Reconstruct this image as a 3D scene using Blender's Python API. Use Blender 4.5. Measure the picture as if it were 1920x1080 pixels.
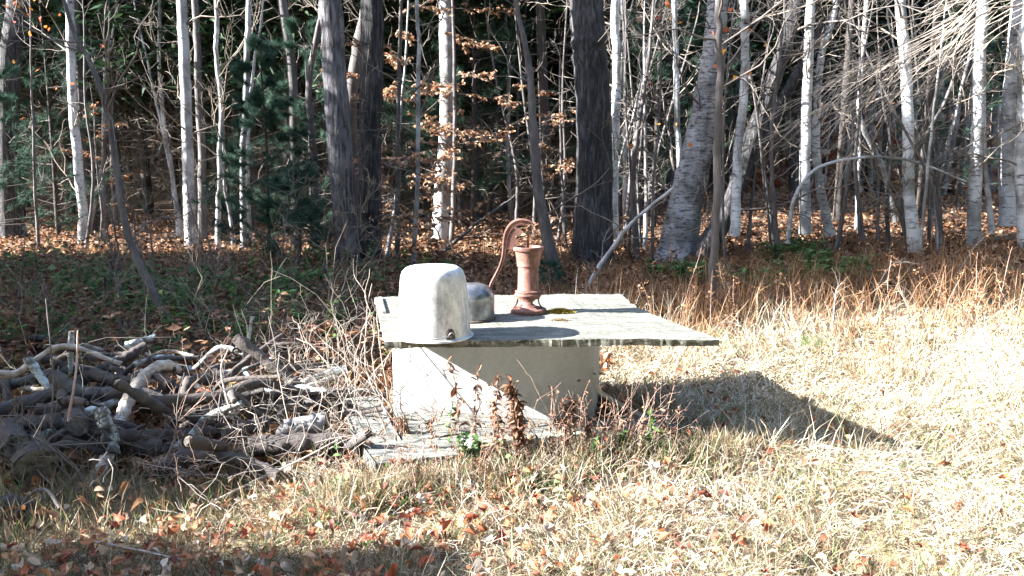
import bpy, math
import numpy as np
from mathutils import Vector

for _o in list(bpy.data.objects):
    bpy.data.objects.remove(_o)
S = bpy.context.scene
C = S.collection
rng = np.random.default_rng(11)
PI = math.pi

# ------------------------------------------------------------------ camera, sky, sun, exposure
CAM_H, PITCH, F = 1.32, math.radians(8.53), 1500.0
cd = bpy.data.cameras.new('camera')
cd.sensor_width = 36.0
cd.lens = 36.0 * F / 1920.0
cd.clip_start = 0.05
cd.clip_end = 2000
cam = bpy.data.objects.new('camera', cd)
cam.location = (0, 0, CAM_H)
cam.rotation_euler = (PI / 2 - PITCH, 0, 0)
C.objects.link(cam)
S.camera = cam

SUN_EL, SUN_FRONT = math.radians(29.5), math.radians(10)
sdir = Vector((-math.cos(SUN_EL) * math.cos(SUN_FRONT), -math.cos(SUN_EL) * math.sin(SUN_FRONT), math.sin(SUN_EL)))
W = bpy.data.worlds.new('World')
S.world = W
W.use_nodes = True
wn = W.node_tree.nodes
sky = wn.new('ShaderNodeTexSky')
sky.sky_type = 'NISHITA'
sky.sun_disc = False
sky.sun_elevation = SUN_EL
sky.sun_rotation = math.atan2(sdir.x, sdir.y)
W.node_tree.links.new(sky.outputs[0], wn['Background'].inputs[0])
wn['Background'].inputs[1].default_value = 0.095
sl = bpy.data.lights.new('sun', 'SUN')
sl.energy = 5.0
sl.angle = math.radians(0.5)
sl.color = (1.0, 0.985, 0.965)
sun = bpy.data.objects.new('sun', sl)
sun.rotation_euler = (-sdir).to_track_quat('-Z', 'Y').to_euler()
sun.location = (-10, -4, 10)
C.objects.link(sun)
vs = S.view_settings
vs.view_transform = 'Standard'
vs.look = 'None'
vs.exposure = 3.15
vs.gamma = 1.0
S.cycles.max_bounces = 6
S.cycles.diffuse_bounces = 3
S.cycles.transparent_max_bounces = 4

# ------------------------------------------------------------------ helpers: photograph pixel -> place
cp, sp = math.cos(PITCH), math.sin(PITCH)
def ray(px, py):
    u, v = (px - 960) / F, -(py - 540) / F
    return np.array([u, cp + v * sp, -sp + v * cp])
def P(px, py, d):                       # point at distance d (metres along +Y)
    r = ray(px, py)
    return np.array([0, 0, CAM_H]) + r * (d / r[1])
def sstep(a, b, x):
    t = np.clip((x - a) / (b - a), 0, 1)
    return t * t * (3 - 2 * t)
def gz(x, y):                           # height of the ground
    x = np.asarray(x, float); y = np.asarray(y, float)
    z = 0.022 * np.sin(x * 2.1 + 0.6) * np.cos(y * 1.7 + 1.1) + 0.014 * np.sin(x * 5.3 + y * 3.9) + 0.008 * np.sin(x * 11.0 - y * 9.0 + 2)
    z = z + 0.07 * np.sin(x * 0.55 + 1.0) * np.sin(y * 0.45 + 0.4) * sstep(6, 10, y)
    z = z + 0.55 * sstep(8.5, 17, y) * sstep(1.0, 5.0, x)
    z = z + 10.0 * sstep(30, 90, y + 0.15 * np.abs(x))
    return z
def G(px, py, z=None):                  # point on the ground (or on the level z)
    r = ray(px, py)
    zz = 0.0 if z is None else z
    for _ in range(4):
        t = (zz - CAM_H) / r[2]
        p = np.array([0, 0, CAM_H]) + r * t
        if z is not None:
            break
        zz = float(gz(p[0], p[1]))
    return p
def nrm(v):
    v = np.asarray(v, float)
    return v / np.maximum(np.linalg.norm(v, axis=-1, keepdims=True), 1e-9)

# ------------------------------------------------------------------ helpers: meshes
SMALL = {'crown', 'foliage', 'leaf_cluster', 'frond', 'limb_layers', 'limb_whorls', 'dead_limbs', 'stems'}
class MB:
    def __init__(self):
        self.V, self.Q, self.T, self.n = [], [], [], 0
    def add(self, v, quads=None, tris=None):
        v = np.asarray(v, float).reshape(-1, 3)
        if quads is not None and len(quads):
            self.Q.append(np.asarray(quads, np.int64).reshape(-1, 4) + self.n)
        if tris is not None and len(tris):
            self.T.append(np.asarray(tris, np.int64).reshape(-1, 3) + self.n)
        self.V.append(v)
        self.n += len(v)
    def curves(self, pts, rad, sides=5, ref=None, cap=False):
        pts = np.asarray(pts, float)
        if pts.ndim == 2:
            pts = pts[None]
        N, K, _ = pts.shape
        rad = np.broadcast_to(np.asarray(rad, float), (N, K))
        t = nrm(np.gradient(pts, axis=1))
        if ref is None:
            ov = np.abs(nrm(pts[:, -1] - pts[:, 0]))
            ref = np.where(ov[:, 2:3] > 0.75, np.array([[1.0, 0.13, 0]]), np.array([[0, 0.11, 1.0]]))
        else:
            ref = np.broadcast_to(np.asarray(ref, float), (N, 3))
        n1 = nrm(np.cross(t, ref[:, None, :]))
        n2 = np.cross(t, n1)
        a = np.arange(sides) * 2 * PI / sides
        ring = pts[:, :, None] + rad[:, :, None, None] * (np.cos(a)[None, None, :, None] * n1[:, :, None] + np.sin(a)[None, None, :, None] * n2[:, :, None])
        idx = np.arange(N * K * sides).reshape(N, K, sides)
        nx = np.roll(idx, -1, axis=2)
        q = np.stack([idx[:, :-1], nx[:, :-1], nx[:, 1:], idx[:, 1:]], -1).reshape(-1, 4)
        v = ring.reshape(-1, 3)
        tr = None
        if cap:
            c = np.concatenate([pts[:, 0], pts[:, -1]])
            b = N * K * sides
            ia, ib = idx[:, 0], idx[:, -1]
            ca = (b + np.arange(N))[:, None] + np.zeros((1, sides), int)
            cb = ca + N
            tr = np.concatenate([np.stack([ca, nx[:, 0], ia], -1).reshape(-1, 3), np.stack([cb, ib, nx[:, -1]], -1).reshape(-1, 3)])
            v = np.concatenate([v, c])
        self.add(v, q, tr)
        return pts
    def lathe(self, prof, seg=40, o=(0, 0, 0), sx=1.0):
        prof = np.asarray(prof, float)
        a = np.arange(seg) * 2 * PI / seg
        v = np.stack([prof[:, 0:1] * np.cos(a), prof[:, 0:1] * np.sin(a) * sx, np.repeat(prof[:, 1:2], seg, 1)], -1) + np.asarray(o)
        i = np.arange(len(prof) * seg).reshape(len(prof), seg)
        nx = np.roll(i, -1, 1)
        self.add(v.reshape(-1, 3), np.stack([i[:-1], nx[:-1], nx[1:], i[1:]], -1).reshape(-1, 4))
    def prism(self, poly, z0, z1):      # poly: list of (x,y), counter-clockwise; may be slanted through z arrays
        p = np.asarray(poly, float)[:, :2]
        n = len(p)
        v = np.concatenate([np.c_[p, np.full(n, z0)], np.c_[p, np.full(n, z1)]])
        q = [[i, (i + 1) % n, n + (i + 1) % n, n + i] for i in range(n)]
        if n == 4:
            self.add(v, q + [[3, 2, 1, 0], [4, 5, 6, 7]])
        else:
            self.add(v, q, [[0, i + 1, i] for i in range(1, n - 1)] + [[n, n + i, n + i + 1] for i in range(1, n - 1)])
    def blades(self, b, tip, w, bend=0.25):
        N = len(b)
        side = nrm(np.cross(tip, rng.normal(size=(N, 3)))) * (np.asarray(w) / 2)[:, None]
        mid = b + tip * 0.55 + np.c_[np.zeros(N), np.zeros(N), np.linalg.norm(tip, axis=1) * bend * rng.uniform(0.2, 1, N)]
        v = np.stack([b - side, b + side, mid + side * 0.8, mid - side * 0.8, b + tip], 1)
        i = np.arange(N)[:, None] * 5
        self.add(v.reshape(-1, 3), i + np.array([[0, 1, 2, 3]]), i + np.array([[3, 2, 4]]))
    def leaves(self, c, ax, up, wid=0.32, curl=0.15):   # 4-triangle curled leaf from point c along ax
        N = len(c)
        L = np.linalg.norm(ax, axis=1)[:, None]
        s = nrm(np.cross(ax, up)) * L * (wid * rng.uniform(0.7, 1.2, (N, 1)))
        n = nrm(np.cross(s, ax)) * L
        k = curl * rng.uniform(-1, 1.6, (N, 1))
        m = c + ax * 0.5 - n * k
        e1, e2 = rng.uniform(-0.6, 1.4, (2, N, 1)) * curl
        v = np.stack([c, c + ax * 0.42 + s + n * e1, c + ax + n * k * 0.5, c + ax * 0.42 - s + n * e2, m], 1)
        i = np.arange(N)[:, None] * 5
        t = np.array([[0, 1, 4], [1, 2, 4], [2, 3, 4], [3, 0, 4]])
        self.add(v.reshape(-1, 3), None, (i[:, :, None] + t[None]).reshape(-1, 3))
    def leaves2(self, c, ax, up, wid=0.3, curl=0.3):    # ovate leaf, folded and curled
        n_ = len(c)
        L = np.linalg.norm(ax, axis=1)[:, None]
        s = nrm(np.cross(ax, up)) * L
        n = nrm(np.cross(s, ax)) * L
        w = wid * rng.uniform(0.65, 1.2, (n_, 1))
        k1, k2, fo = curl * rng.uniform(-0.5, 1.5, (n_, 1)), curl * rng.uniform(-1, 1.6, (n_, 1)), curl * rng.uniform(-0.4, 1.8, (n_, 2))
        V = []
        for t, hw in ((0, 0.06), (0.25, 0.8), (0.55, 1.0), (0.82, 0.55), (1.0, 0.02)):
            mid = c + ax * t + n * (k1 * t * (1 - t) * 1.2 - k2 * t * t * 0.8)
            jl, jr = rng.uniform(0.8, 1.2, (2, n_, 1))
            V += [mid + s * w * hw * jl * (1 - 0.35 * np.abs(fo[:, :1])) + n * fo[:, :1] * hw * w * 1.6, mid, mid - s * w * hw * jr * (1 - 0.35 * np.abs(fo[:, 1:])) + n * fo[:, 1:] * hw * w * 1.6]
        v = np.stack(V, 1)
        q = np.array([[r * 3 + k, r * 3 + k + 1, r * 3 + k + 4, r * 3 + k + 3] for r in range(4) for k in range(2)])
        self.add(v.reshape(-1, 3), (np.arange(n_)[:, None, None] * 15 + q[None]).reshape(-1, 4))
    def stars(self, c, ax, up, rad, curl=0.25):         # lobed maple or oak leaf lying about c
        N = len(c)
        ax = nrm(ax); s = nrm(np.cross(ax, up)); n = np.cross(s, ax)
        ang = np.radians([0, 22, 48, 75, 105, 140, 180, 220, 255, 285, 312, 338])
        rr = np.array([1.0, .5, .92, .48, .72, .45, .2, .45, .72, .48, .92, .5])
        R = rad[:, None] * rr[None] * rng.uniform(0.85, 1.12, (N, 12))
        h = rad[:, None] * curl * (rng.uniform(-.4, 1.2, (N, 12)) + 0.9 * rng.uniform(-.5, 1, (N, 1)) * np.cos(2 * ang + 1.0)[None])
        v = c[:, None] + R[..., None] * (np.cos(ang)[None, :, None] * ax[:, None] + np.sin(ang)[None, :, None] * s[:, None]) + h[..., None] * n[:, None]
        v = np.concatenate([c[:, None], v], 1)
        i = np.arange(N)[:, None, None] * 13
        t = np.array([[0, 1 + k, 1 + (k + 1) % 12] for k in range(12)])[None]
        self.add(v.reshape(-1, 3), None, (i + t).reshape(-1, 3))
    def mesh(self, name, mat, smooth=True):
        me = bpy.data.meshes.new(name)
        V = np.concatenate(self.V)
        Q = np.concatenate(self.Q) if self.Q else np.zeros((0, 4), np.int64)
        T = np.concatenate(self.T) if self.T else np.zeros((0, 3), np.int64)
        me.vertices.add(len(V))
        me.vertices.foreach_set('co', V.astype(np.float32).ravel())
        nl = Q.size + T.size
        me.loops.add(nl)
        me.loops.foreach_set('vertex_index', np.concatenate([Q.ravel(), T.ravel()]).astype(np.int32))
        me.polygons.add(len(Q) + len(T))
        st = np.concatenate([np.arange(len(Q)) * 4, Q.size + np.arange(len(T)) * 3]).astype(np.int32)
        me.polygons.foreach_set('loop_start', st)
        me.polygons.foreach_set('use_smooth', np.full(len(Q) + len(T), bool(smooth)))
        me.update(calc_edges=True)
        me.validate()
        if smooth == 'auto':
            me.set_sharp_from_angle(angle=math.radians(32))
        me.materials.append(mat)
        return me
    def build(self, name, mat, parent=None, smooth=True):
        o = bpy.data.objects.new(name, self.mesh(name, mat, smooth))
        C.objects.link(o)
        if name in SMALL: o['kind'] = 'stuff'
        if parent is not None:
            o.parent = parent
            o.matrix_parent_inverse = parent.matrix_basis.inverted()
        return o

def tag(o, label=None, cat=None, group=None, kind=None):
    if label: o['label'] = label
    if cat: o['category'] = cat
    if group: o['group'] = group
    if kind: o['kind'] = kind
    return o
def thing(name, loc, label, cat, group=None):
    o = bpy.data.objects.new(name, None)
    o.empty_display_size = 0.1
    o.location = [float(q) for q in loc]
    C.objects.link(o)
    return tag(o, label, cat, group)
def copy_tree(o, loc, rz=0.0, sc=1.0, label=None, tilt=(0, 0), wide=1.0):
    c = o.copy(); C.objects.link(c)
    c.location = [float(q) for q in loc]
    c.rotation_euler = (tilt[0], tilt[1], rz)
    c.scale = (sc * wide, sc * wide, sc)
    if label: c['label'] = label
    for ch in o.children:
        k = ch.copy(); C.objects.link(k); k.parent = c
        k.matrix_parent_inverse = ch.matrix_parent_inverse
    return c

# ------------------------------------------------------------------ materials
def new_mat(name):
    m = bpy.data.materials.new(name)
    m.use_nodes = True
    nt = m.node_tree
    return m, nt, nt.nodes['Principled BSDF'], nt.nodes['Material Output']
def N(nt, t, **kw):
    n = nt.nodes.new(t)
    for k, v in kw.items():
        if k.startswith('i_'):
            n.inputs[k[2:].replace('_', ' ')].default_value = v
        else:
            setattr(n, k, v)
    return n
def ramp(nt, fac, stops, interp='LINEAR'):
    r = nt.nodes.new('ShaderNodeValToRGB')
    r.color_ramp.interpolation = interp
    e = r.color_ramp.elements
    while len(e) < len(stops):
        e.new(0.5)
    for k, (p, c) in enumerate(stops):
        e[k].position = p
        e[k].color = (c[0], c[1], c[2], 1) if not isinstance(c, (int, float)) else (c, c, c, 1)
    nt.links.new(fac, r.inputs[0])
    return r.outputs[0]
def coords(nt, scale=(1, 1, 1), kind='Object'):
    tc = nt.nodes.new('ShaderNodeTexCoord')
    mp = nt.nodes.new('ShaderNodeMapping')
    mp.inputs['Scale'].default_value = scale
    nt.links.new(tc.outputs[kind], mp.inputs[0])
    return mp.outputs[0]
def noise(nt, vec, scale, detail=5, rough=0.6):
    n = N(nt, 'ShaderNodeTexNoise', i_Scale=scale, i_Detail=detail, i_Roughness=rough)
    nt.links.new(vec, n.inputs['Vector'])
    return n.outputs[0]
def mixc(nt, fac, a, b, mode='MIX'):
    m = nt.nodes.new('ShaderNodeMix')
    m.data_type = 'RGBA'; m.blend_type = mode
    for s, v in ((0, fac), (6, a), (7, b)):
        if hasattr(v, 'is_linked') or hasattr(v, 'links'):
            nt.links.new(v, m.inputs[s])
        else:
            m.inputs[s].default_value = v if s == 0 else (v[0], v[1], v[2], 1)
    return m.outputs[2]
def bump(nt, b, h, strength, dist):
    n = N(nt, 'ShaderNodeBump', i_Strength=strength, i_Distance=dist)
    nt.links.new(h, n.inputs['Height'])
    nt.links.new(n.outputs[0], b.inputs['Normal'])

def m_bark(name, stops, sc=(1, 1, 0.25), s=14, strength=0.7, dist=0.02, rough=0.9):
    m, nt, b, o = new_mat(name)
    v = coords(nt, sc)
    n1 = noise(nt, v, s, 8, 0.68)
    n2 = noise(nt, coords(nt), 2.3, 4)
    mx = N(nt, 'ShaderNodeMath', operation='MULTIPLY_ADD'); mx.inputs[1].default_value = 0.7
    nt.links.new(n1, mx.inputs[0])
    sc2 = N(nt, 'ShaderNodeMath', operation='MULTIPLY'); sc2.inputs[1].default_value = 0.3
    nt.links.new(n2, sc2.inputs[0]); nt.links.new(sc2.outputs[0], mx.inputs[2])
    nt.links.new(ramp(nt, mx.outputs[0], stops), b.inputs['Base Color'])
    b.inputs['Roughness'].default_value = rough
    bump(nt, b, n1, strength, dist)
    return m
def m_birch(name, white=(0.50, 0.515, 0.53), dark=(0.05, 0.042, 0.038), amount=0.43):
    m, nt, b, o = new_mat(name)
    n1 = noise(nt, coords(nt, (1, 1, 4.5)), 6.5, 7, 0.8)
    n2 = noise(nt, coords(nt, (1, 1, 0.8)), 3.2, 5, 0.6)
    c1 = ramp(nt, n1, [(amount - 0.05, dark), (amount + 0.03, white)])
    c2 = ramp(nt, n2, [(0.36, (0.14, 0.125, 0.11)), (0.47, (0.5, 0.48, 0.45)), (0.56, (1, 1, 1))])
    nt.links.new(mixc(nt, 0.75, c1, c2, 'MULTIPLY'), b.inputs['Base Color'])
    b.inputs['Roughness'].default_value = 0.75
    bump(nt, b, n1, 0.4, 0.01)
    return m
def m_leaf(name, stops, trans=0.35, rough=0.7, patch=None, pscale=1.3):
    m, nt, b, o = new_mat(name)
    g = nt.nodes.new('ShaderNodeNewGeometry')
    c = ramp(nt, g.outputs['Random Per Island'], stops)
    n = noise(nt, coords(nt), 38, 3)
    c = mixc(nt, 0.5, c, ramp(nt, n, [(0.35, (0.55, 0.52, 0.5)), (0.65, (1.15, 1.12, 1.1))]), 'MULTIPLY')
    if patch:
        pn = noise(nt, coords(nt), pscale, 4)
        c = mixc(nt, ramp(nt, pn, [(0.46, 0.0), (0.66, 0.75)]), c, patch, 'MULTIPLY')
    nt.links.new(c, b.inputs['Base Color'])
    b.inputs['Roughness'].default_value = rough
    b.inputs['Specular IOR Level'].default_value = 0.25
    t = nt.nodes.new('ShaderNodeBsdfTranslucent')
    nt.links.new(c, t.inputs[0])
    mx = N(nt, 'ShaderNodeMixShader'); mx.inputs[0].default_value = trans
    nt.links.new(b.outputs[0], mx.inputs[1]); nt.links.new(t.outputs[0], mx.inputs[2])
    nt.links.new(mx.outputs[0], o.inputs[0])
    return m
def m_plain(name, stops, s=20, rough=0.7, metal=0.0, strength=0.3, dist=0.004, sc=(1, 1, 1), detail=6):
    m, nt, b, o = new_mat(name)
    n = noise(nt, coords(nt, sc), s, detail, 0.65)
    nt.links.new(ramp(nt, n, stops), b.inputs['Base Color'])
    b.inputs['Roughness'].default_value = rough
    b.inputs['Metallic'].default_value = metal
    bump(nt, b, n, strength, dist)
    return m

MT = {}
MT['bark_pale'] = m_birch('bark_pale', (0.36, 0.365, 0.37), (0.09, 0.075, 0.06), 0.40)
MT['bark_birch'] = m_birch('bark_birch')
MT['bark_oldbirch'] = m_birch('bark_oldbirch', (0.30, 0.295, 0.30), (0.035, 0.032, 0.03), 0.47)
MT['bark_grey'] = m_bark('bark_grey', [(0.3, (0.022, 0.02, 0.019)), (0.5, (0.085, 0.076, 0.073)), (0.72, (0.18, 0.165, 0.16))])
MT['bark_lav'] = m_bark('bark_lav', [(0.40, (0.018, 0.017, 0.017)), (0.48, (0.10, 0.094, 0.10)), (0.60, (0.23, 0.22, 0.232))], (1, 1, 0.11), 30, 1.0, 0.09)
MT['bark_dark'] = m_bark('bark_dark', [(0.40, (0.008, 0.008, 0.008)), (0.5, (0.04, 0.038, 0.04)), (0.60, (0.12, 0.115, 0.12))], (1, 1, 0.13), 30, 1.0, 0.10)
MT['bark_spruce'] = m_bark('bark_spruce', [(0.3, (0.014, 0.012, 0.011)), (0.6, (0.05, 0.042, 0.037)), (0.8, (0.10, 0.088, 0.078))], (1, 1, 0.5), 22, 0.8, 0.02)
MT['twig_pale'] = m_bark('twig_pale', [(0.3, (0.16, 0.13, 0.105)), (0.65, (0.38, 0.33, 0.28))], (1, 1, 1), 18, 0.2, 0.003)
MT['twig_grey'] = m_bark('twig_grey', [(0.3, (0.05, 0.042, 0.037)), (0.65, (0.15, 0.13, 0.115))], (1, 1, 1), 18, 0.2, 0.003)
MT['twig_dead'] = m_bark('twig_dead', [(0.3, (0.07, 0.058, 0.045)), (0.65, (0.24, 0.20, 0.16))], (1, 1, 1), 12, 0.2, 0.003)
MT['twig_red'] = m_bark('twig_red', [(0.3, (0.17, 0.09, 0.06)), (0.65, (0.42, 0.30, 0.24))], (1, 1, 1), 18, 0.2, 0.003)
MT['needle'] = m_leaf('needle', [(0, (0.012, 0.035, 0.016)), (0.6, (0.025, 0.06, 0.028)), (1, (0.05, 0.085, 0.035))], 0.2)
MT['pine'] = m_leaf('pine', [(0, (0.018, 0.052, 0.034)), (0.6, (0.034, 0.085, 0.056)), (1, (0.07, 0.13, 0.085))], 0.25)
MT['beech'] = m_leaf('beech', [(0, (0.22, 0.11, 0.065)), (0.35, (0.40, 0.22, 0.125)), (0.7, (0.52, 0.35, 0.225)), (1, (0.60, 0.47, 0.34))], 0.35)
MT['redleaf'] = m_leaf('redleaf', [(0, (0.45, 0.07, 0.03)), (0.5, (0.60, 0.16, 0.05)), (1, (0.62, 0.33, 0.06))], 0.4)
MT['litter'] = m_leaf('litter', [(0, (0.10, 0.05, 0.03)), (0.3, (0.19, 0.088, 0.045)), (0.6, (0.30, 0.145, 0.07)), (0.85, (0.40, 0.25, 0.145)), (1, (0.50, 0.40, 0.29))], 0.2)
MT['lawnleaf'] = m_leaf('lawnleaf', [(0, (0.16, 0.055, 0.04)), (0.25, (0.34, 0.10, 0.05)), (0.5, (0.42, 0.21, 0.10)), (0.75, (0.50, 0.34, 0.21)), (1, (0.56, 0.49, 0.41))], 0.25)
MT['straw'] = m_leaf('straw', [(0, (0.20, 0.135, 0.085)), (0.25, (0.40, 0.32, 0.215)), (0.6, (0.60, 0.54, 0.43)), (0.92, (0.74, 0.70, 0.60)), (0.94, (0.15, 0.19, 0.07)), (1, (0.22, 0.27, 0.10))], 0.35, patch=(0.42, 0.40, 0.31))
MT['straw_mixed'] = m_leaf('straw_mixed', [(0, (0.12, 0.075, 0.045)), (0.4, (0.30, 0.215, 0.13)), (0.78, (0.48, 0.40, 0.28)), (0.80, (0.08, 0.13, 0.045)), (1, (0.17, 0.23, 0.085))], 0.35)  # browner straw with a larger share of green blades
MT['green'] = m_leaf('green', [(0, (0.035, 0.085, 0.03)), (0.5, (0.075, 0.15, 0.045)), (1, (0.17, 0.25, 0.085))], 0.35)
MT['fern_dead'] = m_leaf('fern_dead', [(0, (0.13, 0.065, 0.035)), (0.5, (0.28, 0.145, 0.07)), (1, (0.44, 0.30, 0.18))], 0.3)
MT['weed_dead'] = m_leaf('weed_dead', [(0, (0.07, 0.035, 0.025)), (0.5, (0.17, 0.085, 0.05)), (1, (0.34, 0.21, 0.13))], 0.2)
MT['moss'] = m_leaf('moss', [(0, (0.20, 0.15, 0.02)), (0.6, (0.44, 0.30, 0.035)), (1, (0.30, 0.27, 0.06))], 0.2)

def m_ground():
    m, nt, b, o = new_mat('ground')
    v = coords(nt)
    n1 = noise(nt, v, 30, 8, 0.7)
    n2 = noise(nt, v, 2.0, 4)
    soil = ramp(nt, n1, [(0.3, (0.035, 0.022, 0.015)), (0.5, (0.12, 0.065, 0.035)), (0.7, (0.26, 0.155, 0.085))])
    lawn = ramp(nt, n1, [(0.3, (0.07, 0.05, 0.025)), (0.5, (0.21, 0.16, 0.08)), (0.72, (0.36, 0.29, 0.15))])
    sx = nt.nodes.new('ShaderNodeSeparateXYZ'); nt.links.new(v, sx.inputs[0])
    # lawn near the camera and to the right, woodland floor beyond
    a = N(nt, 'ShaderNodeMath', operation='MULTIPLY_ADD'); a.inputs[1].default_value = -0.35
    nt.links.new(sx.outputs[0], a.inputs[0]); nt.links.new(sx.outputs[1], a.inputs[2])
    w = N(nt, 'ShaderNodeMath', operation='MULTIPLY_ADD'); w.inputs[1].default_value = 1.6
    nt.links.new(n2, w.inputs[0]); nt.links.new(a.outputs[0], w.inputs[2])
    r = N(nt, 'ShaderNodeMapRange'); r.inputs[1].default_value = 4.6; r.inputs[2].default_value = 6.4
    nt.links.new(w.outputs[0], r.inputs[0])
    nt.links.new(mixc(nt, r.outputs[0], lawn, soil), b.inputs['Base Color'])
    b.inputs['Roughness'].default_value = 0.95
    bump(nt, b, n1, 0.9, 0.03)
    return m
MT['ground'] = m_ground()

def m_boards():
    m, nt, b, o = new_mat('weathered_board')
    g1 = noise(nt, coords(nt, (0.9, 20, 8)), 4.5, 8, 0.75)
    g3 = noise(nt, coords(nt, (1.4, 34, 10)), 3.0, 6, 0.7)
    g2 = noise(nt, coords(nt, (1.2, 4, 4)), 2.6, 6, 0.65)
    lich = noise(nt, coords(nt), 42, 7, 0.8)
    c = ramp(nt, g1, [(0.38, (0.03, 0.028, 0.024)), (0.46, (0.095, 0.09, 0.078)), (0.54, (0.21, 0.20, 0.175)), (0.64, (0.33, 0.32, 0.28))])
    c = mixc(nt, ramp(nt, g2, [(0.45, 0.0), (0.60, 0.8)]), c, (0.09, 0.096, 0.07))
    c = mixc(nt, ramp(nt, g3, [(0.38, 1.0), (0.43, 0.0)]), c, (0.025, 0.023, 0.02))
    c = mixc(nt, ramp(nt, lich, [(0.56, 0.0), (0.62, 0.75)]), c, (0.30, 0.32, 0.25))
    c = mixc(nt, ramp(nt, lich, [(0.30, 0.8), (0.37, 0.0)]), c, (0.05, 0.048, 0.04))
    nt.links.new(c, b.inputs['Base Color'])
    b.inputs['Roughness'].default_value = 0.9
    bump(nt, b, g1, 0.9, 0.008)
    return m
MT['board'] = m_boards()
def m_concrete():
    m, nt, b, o = new_mat('concrete')
    v = coords(nt)
    n1 = noise(nt, v, 55, 6, 0.7)
    n2 = noise(nt, coords(nt, (1, 1, 0.35)), 4.5, 5, 0.6)
    c = ramp(nt, n2, [(0.3, (0.36, 0.365, 0.37)), (0.7, (0.47, 0.478, 0.485))])
    c = mixc(nt, 0.5, c, ramp(nt, n1, [(0.3, (0.75, 0.74, 0.72)), (0.7, (1.08, 1.08, 1.08))]), 'MULTIPLY')
    # brown water stain along the top edge
    sx = nt.nodes.new('ShaderNodeSeparateXYZ'); nt.links.new(v, sx.inputs[0])
    r = N(nt, 'ShaderNodeMapRange'); r.inputs[1].default_value = 0.44; r.inputs[2].default_value = 0.58
    nt.links.new(sx.outputs[2], r.inputs[0])
    f = N(nt, 'ShaderNodeMath', operation='MULTIPLY'); nt.links.new(r.outputs[0], f.inputs[0])
    nt.links.new(ramp(nt, n2, [(0.4, 0.0), (0.65, 0.8)]), f.inputs[1])
    c = mixc(nt, f.outputs[0], c, (0.28, 0.20, 0.11))
    r2 = N(nt, 'ShaderNodeMapRange'); r2.inputs[1].default_value = 0.30; r2.inputs[2].default_value = 0.06
    nt.links.new(sx.outputs[2], r2.inputs[0])
    f2 = N(nt, 'ShaderNodeMath', operation='MULTIPLY'); nt.links.new(r2.outputs[0], f2.inputs[0])
    n4 = noise(nt, coords(nt, (1, 1, 0.5)), 11, 7, 0.7)
    nt.links.new(ramp(nt, n4, [(0.38, 0.0), (0.6, 0.9)]), f2.inputs[1])
    c = mixc(nt, f2.outputs[0], c, (0.13, 0.105, 0.075))
    n5 = noise(nt, coords(nt), 7, 8, 0.8)
    c = mixc(nt, ramp(nt, n5, [(0.60, 0.0), (0.68, 0.5)]), c, (0.20, 0.185, 0.16))
    nt.links.new(c, b.inputs['Base Color'])
    b.inputs['Roughness'].default_value = 0.85
    bump(nt, b, n1, 0.35, 0.003)
    return m
MT['concrete'] = m_concrete()
MT['timber'] = m_plain('timber', [(0.36, (0.025, 0.026, 0.022)), (0.48, (0.095, 0.10, 0.088)), (0.64, (0.20, 0.205, 0.19))], 9, 0.9, 0, 0.7, 0.006, (1.3, 9, 9))
MT['greenboard'] = m_plain('greenboard', [(0.3, (0.15, 0.17, 0.12)), (0.6, (0.33, 0.36, 0.29))], 12, 0.9, 0, 0.6, 0.005, (1.3, 8, 8))
MT['iron_old'] = m_plain('iron_old', [(0.28, (0.13, 0.048, 0.035)), (0.42, (0.26, 0.10, 0.072)), (0.6, (0.31, 0.135, 0.102)), (0.78, (0.42, 0.25, 0.21))], 26, 0.62, 0, 0.25, 0.002)
def m_iron():
    m, nt, b, o = new_mat('iron')
    n1 = noise(nt, coords(nt), 22, 8, 0.75)
    n2 = noise(nt, coords(nt, (1, 1, 0.25)), 30, 5, 0.6)
    n3 = noise(nt, coords(nt), 120, 4, 0.7)
    c = ramp(nt, n1, [(0.32, (0.045, 0.02, 0.014)), (0.44, (0.13, 0.056, 0.04)), (0.56, (0.20, 0.092, 0.07)), (0.72, (0.32, 0.19, 0.155))])
    c = mixc(nt, ramp(nt, n2, [(0.34, 0.75), (0.47, 0.0)]), c, (0.075, 0.028, 0.018))
    c = mixc(nt, ramp(nt, n3, [(0.62, 0.0), (0.70, 0.6)]), c, (0.40, 0.30, 0.26))
    nt.links.new(c, b.inputs['Base Color'])
    nt.links.new(ramp(nt, n1, [(0.3, 0.8), (0.7, 0.5)]), b.inputs['Roughness'])
    bump(nt, b, n3, 0.35, 0.002)
    return m
MT['iron'] = m_iron()
def m_galv():
    m, nt, b, o = new_mat('galvanised')
    n1 = noise(nt, coords(nt, (1, 1, 0.45)), 24, 6, 0.7)
    n2 = noise(nt, coords(nt), 90, 4, 0.7)
    c = ramp(nt, n1, [(0.34, (0.34, 0.345, 0.35)), (0.5, (0.52, 0.525, 0.53)), (0.68, (0.70, 0.70, 0.69))])
    c = mixc(nt, 0.4, c, ramp(nt, n2, [(0.35, (0.6, 0.6, 0.6)), (0.6, (1.1, 1.1, 1.1))]), 'MULTIPLY')
    nt.links.new(c, b.inputs['Base Color'])
    b.inputs['Metallic'].default_value = 0.3
    nt.links.new(ramp(nt, n1, [(0.3, 0.65), (0.7, 0.42)]), b.inputs['Roughness'])
    bump(nt, b, n1, 0.15, 0.004)
    return m
MT['galv'] = m_galv()
MT['pot'] = m_plain('pot', [(0.35, (0.10, 0.105, 0.115)), (0.6, (0.30, 0.31, 0.33))], 16, 0.30, 0.7, 0.1, 0.002)
MT['steel'] = m_plain('steel', [(0.3, (0.22, 0.21, 0.20)), (0.7, (0.42, 0.41, 0.39))], 40, 0.5, 0.7)
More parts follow.
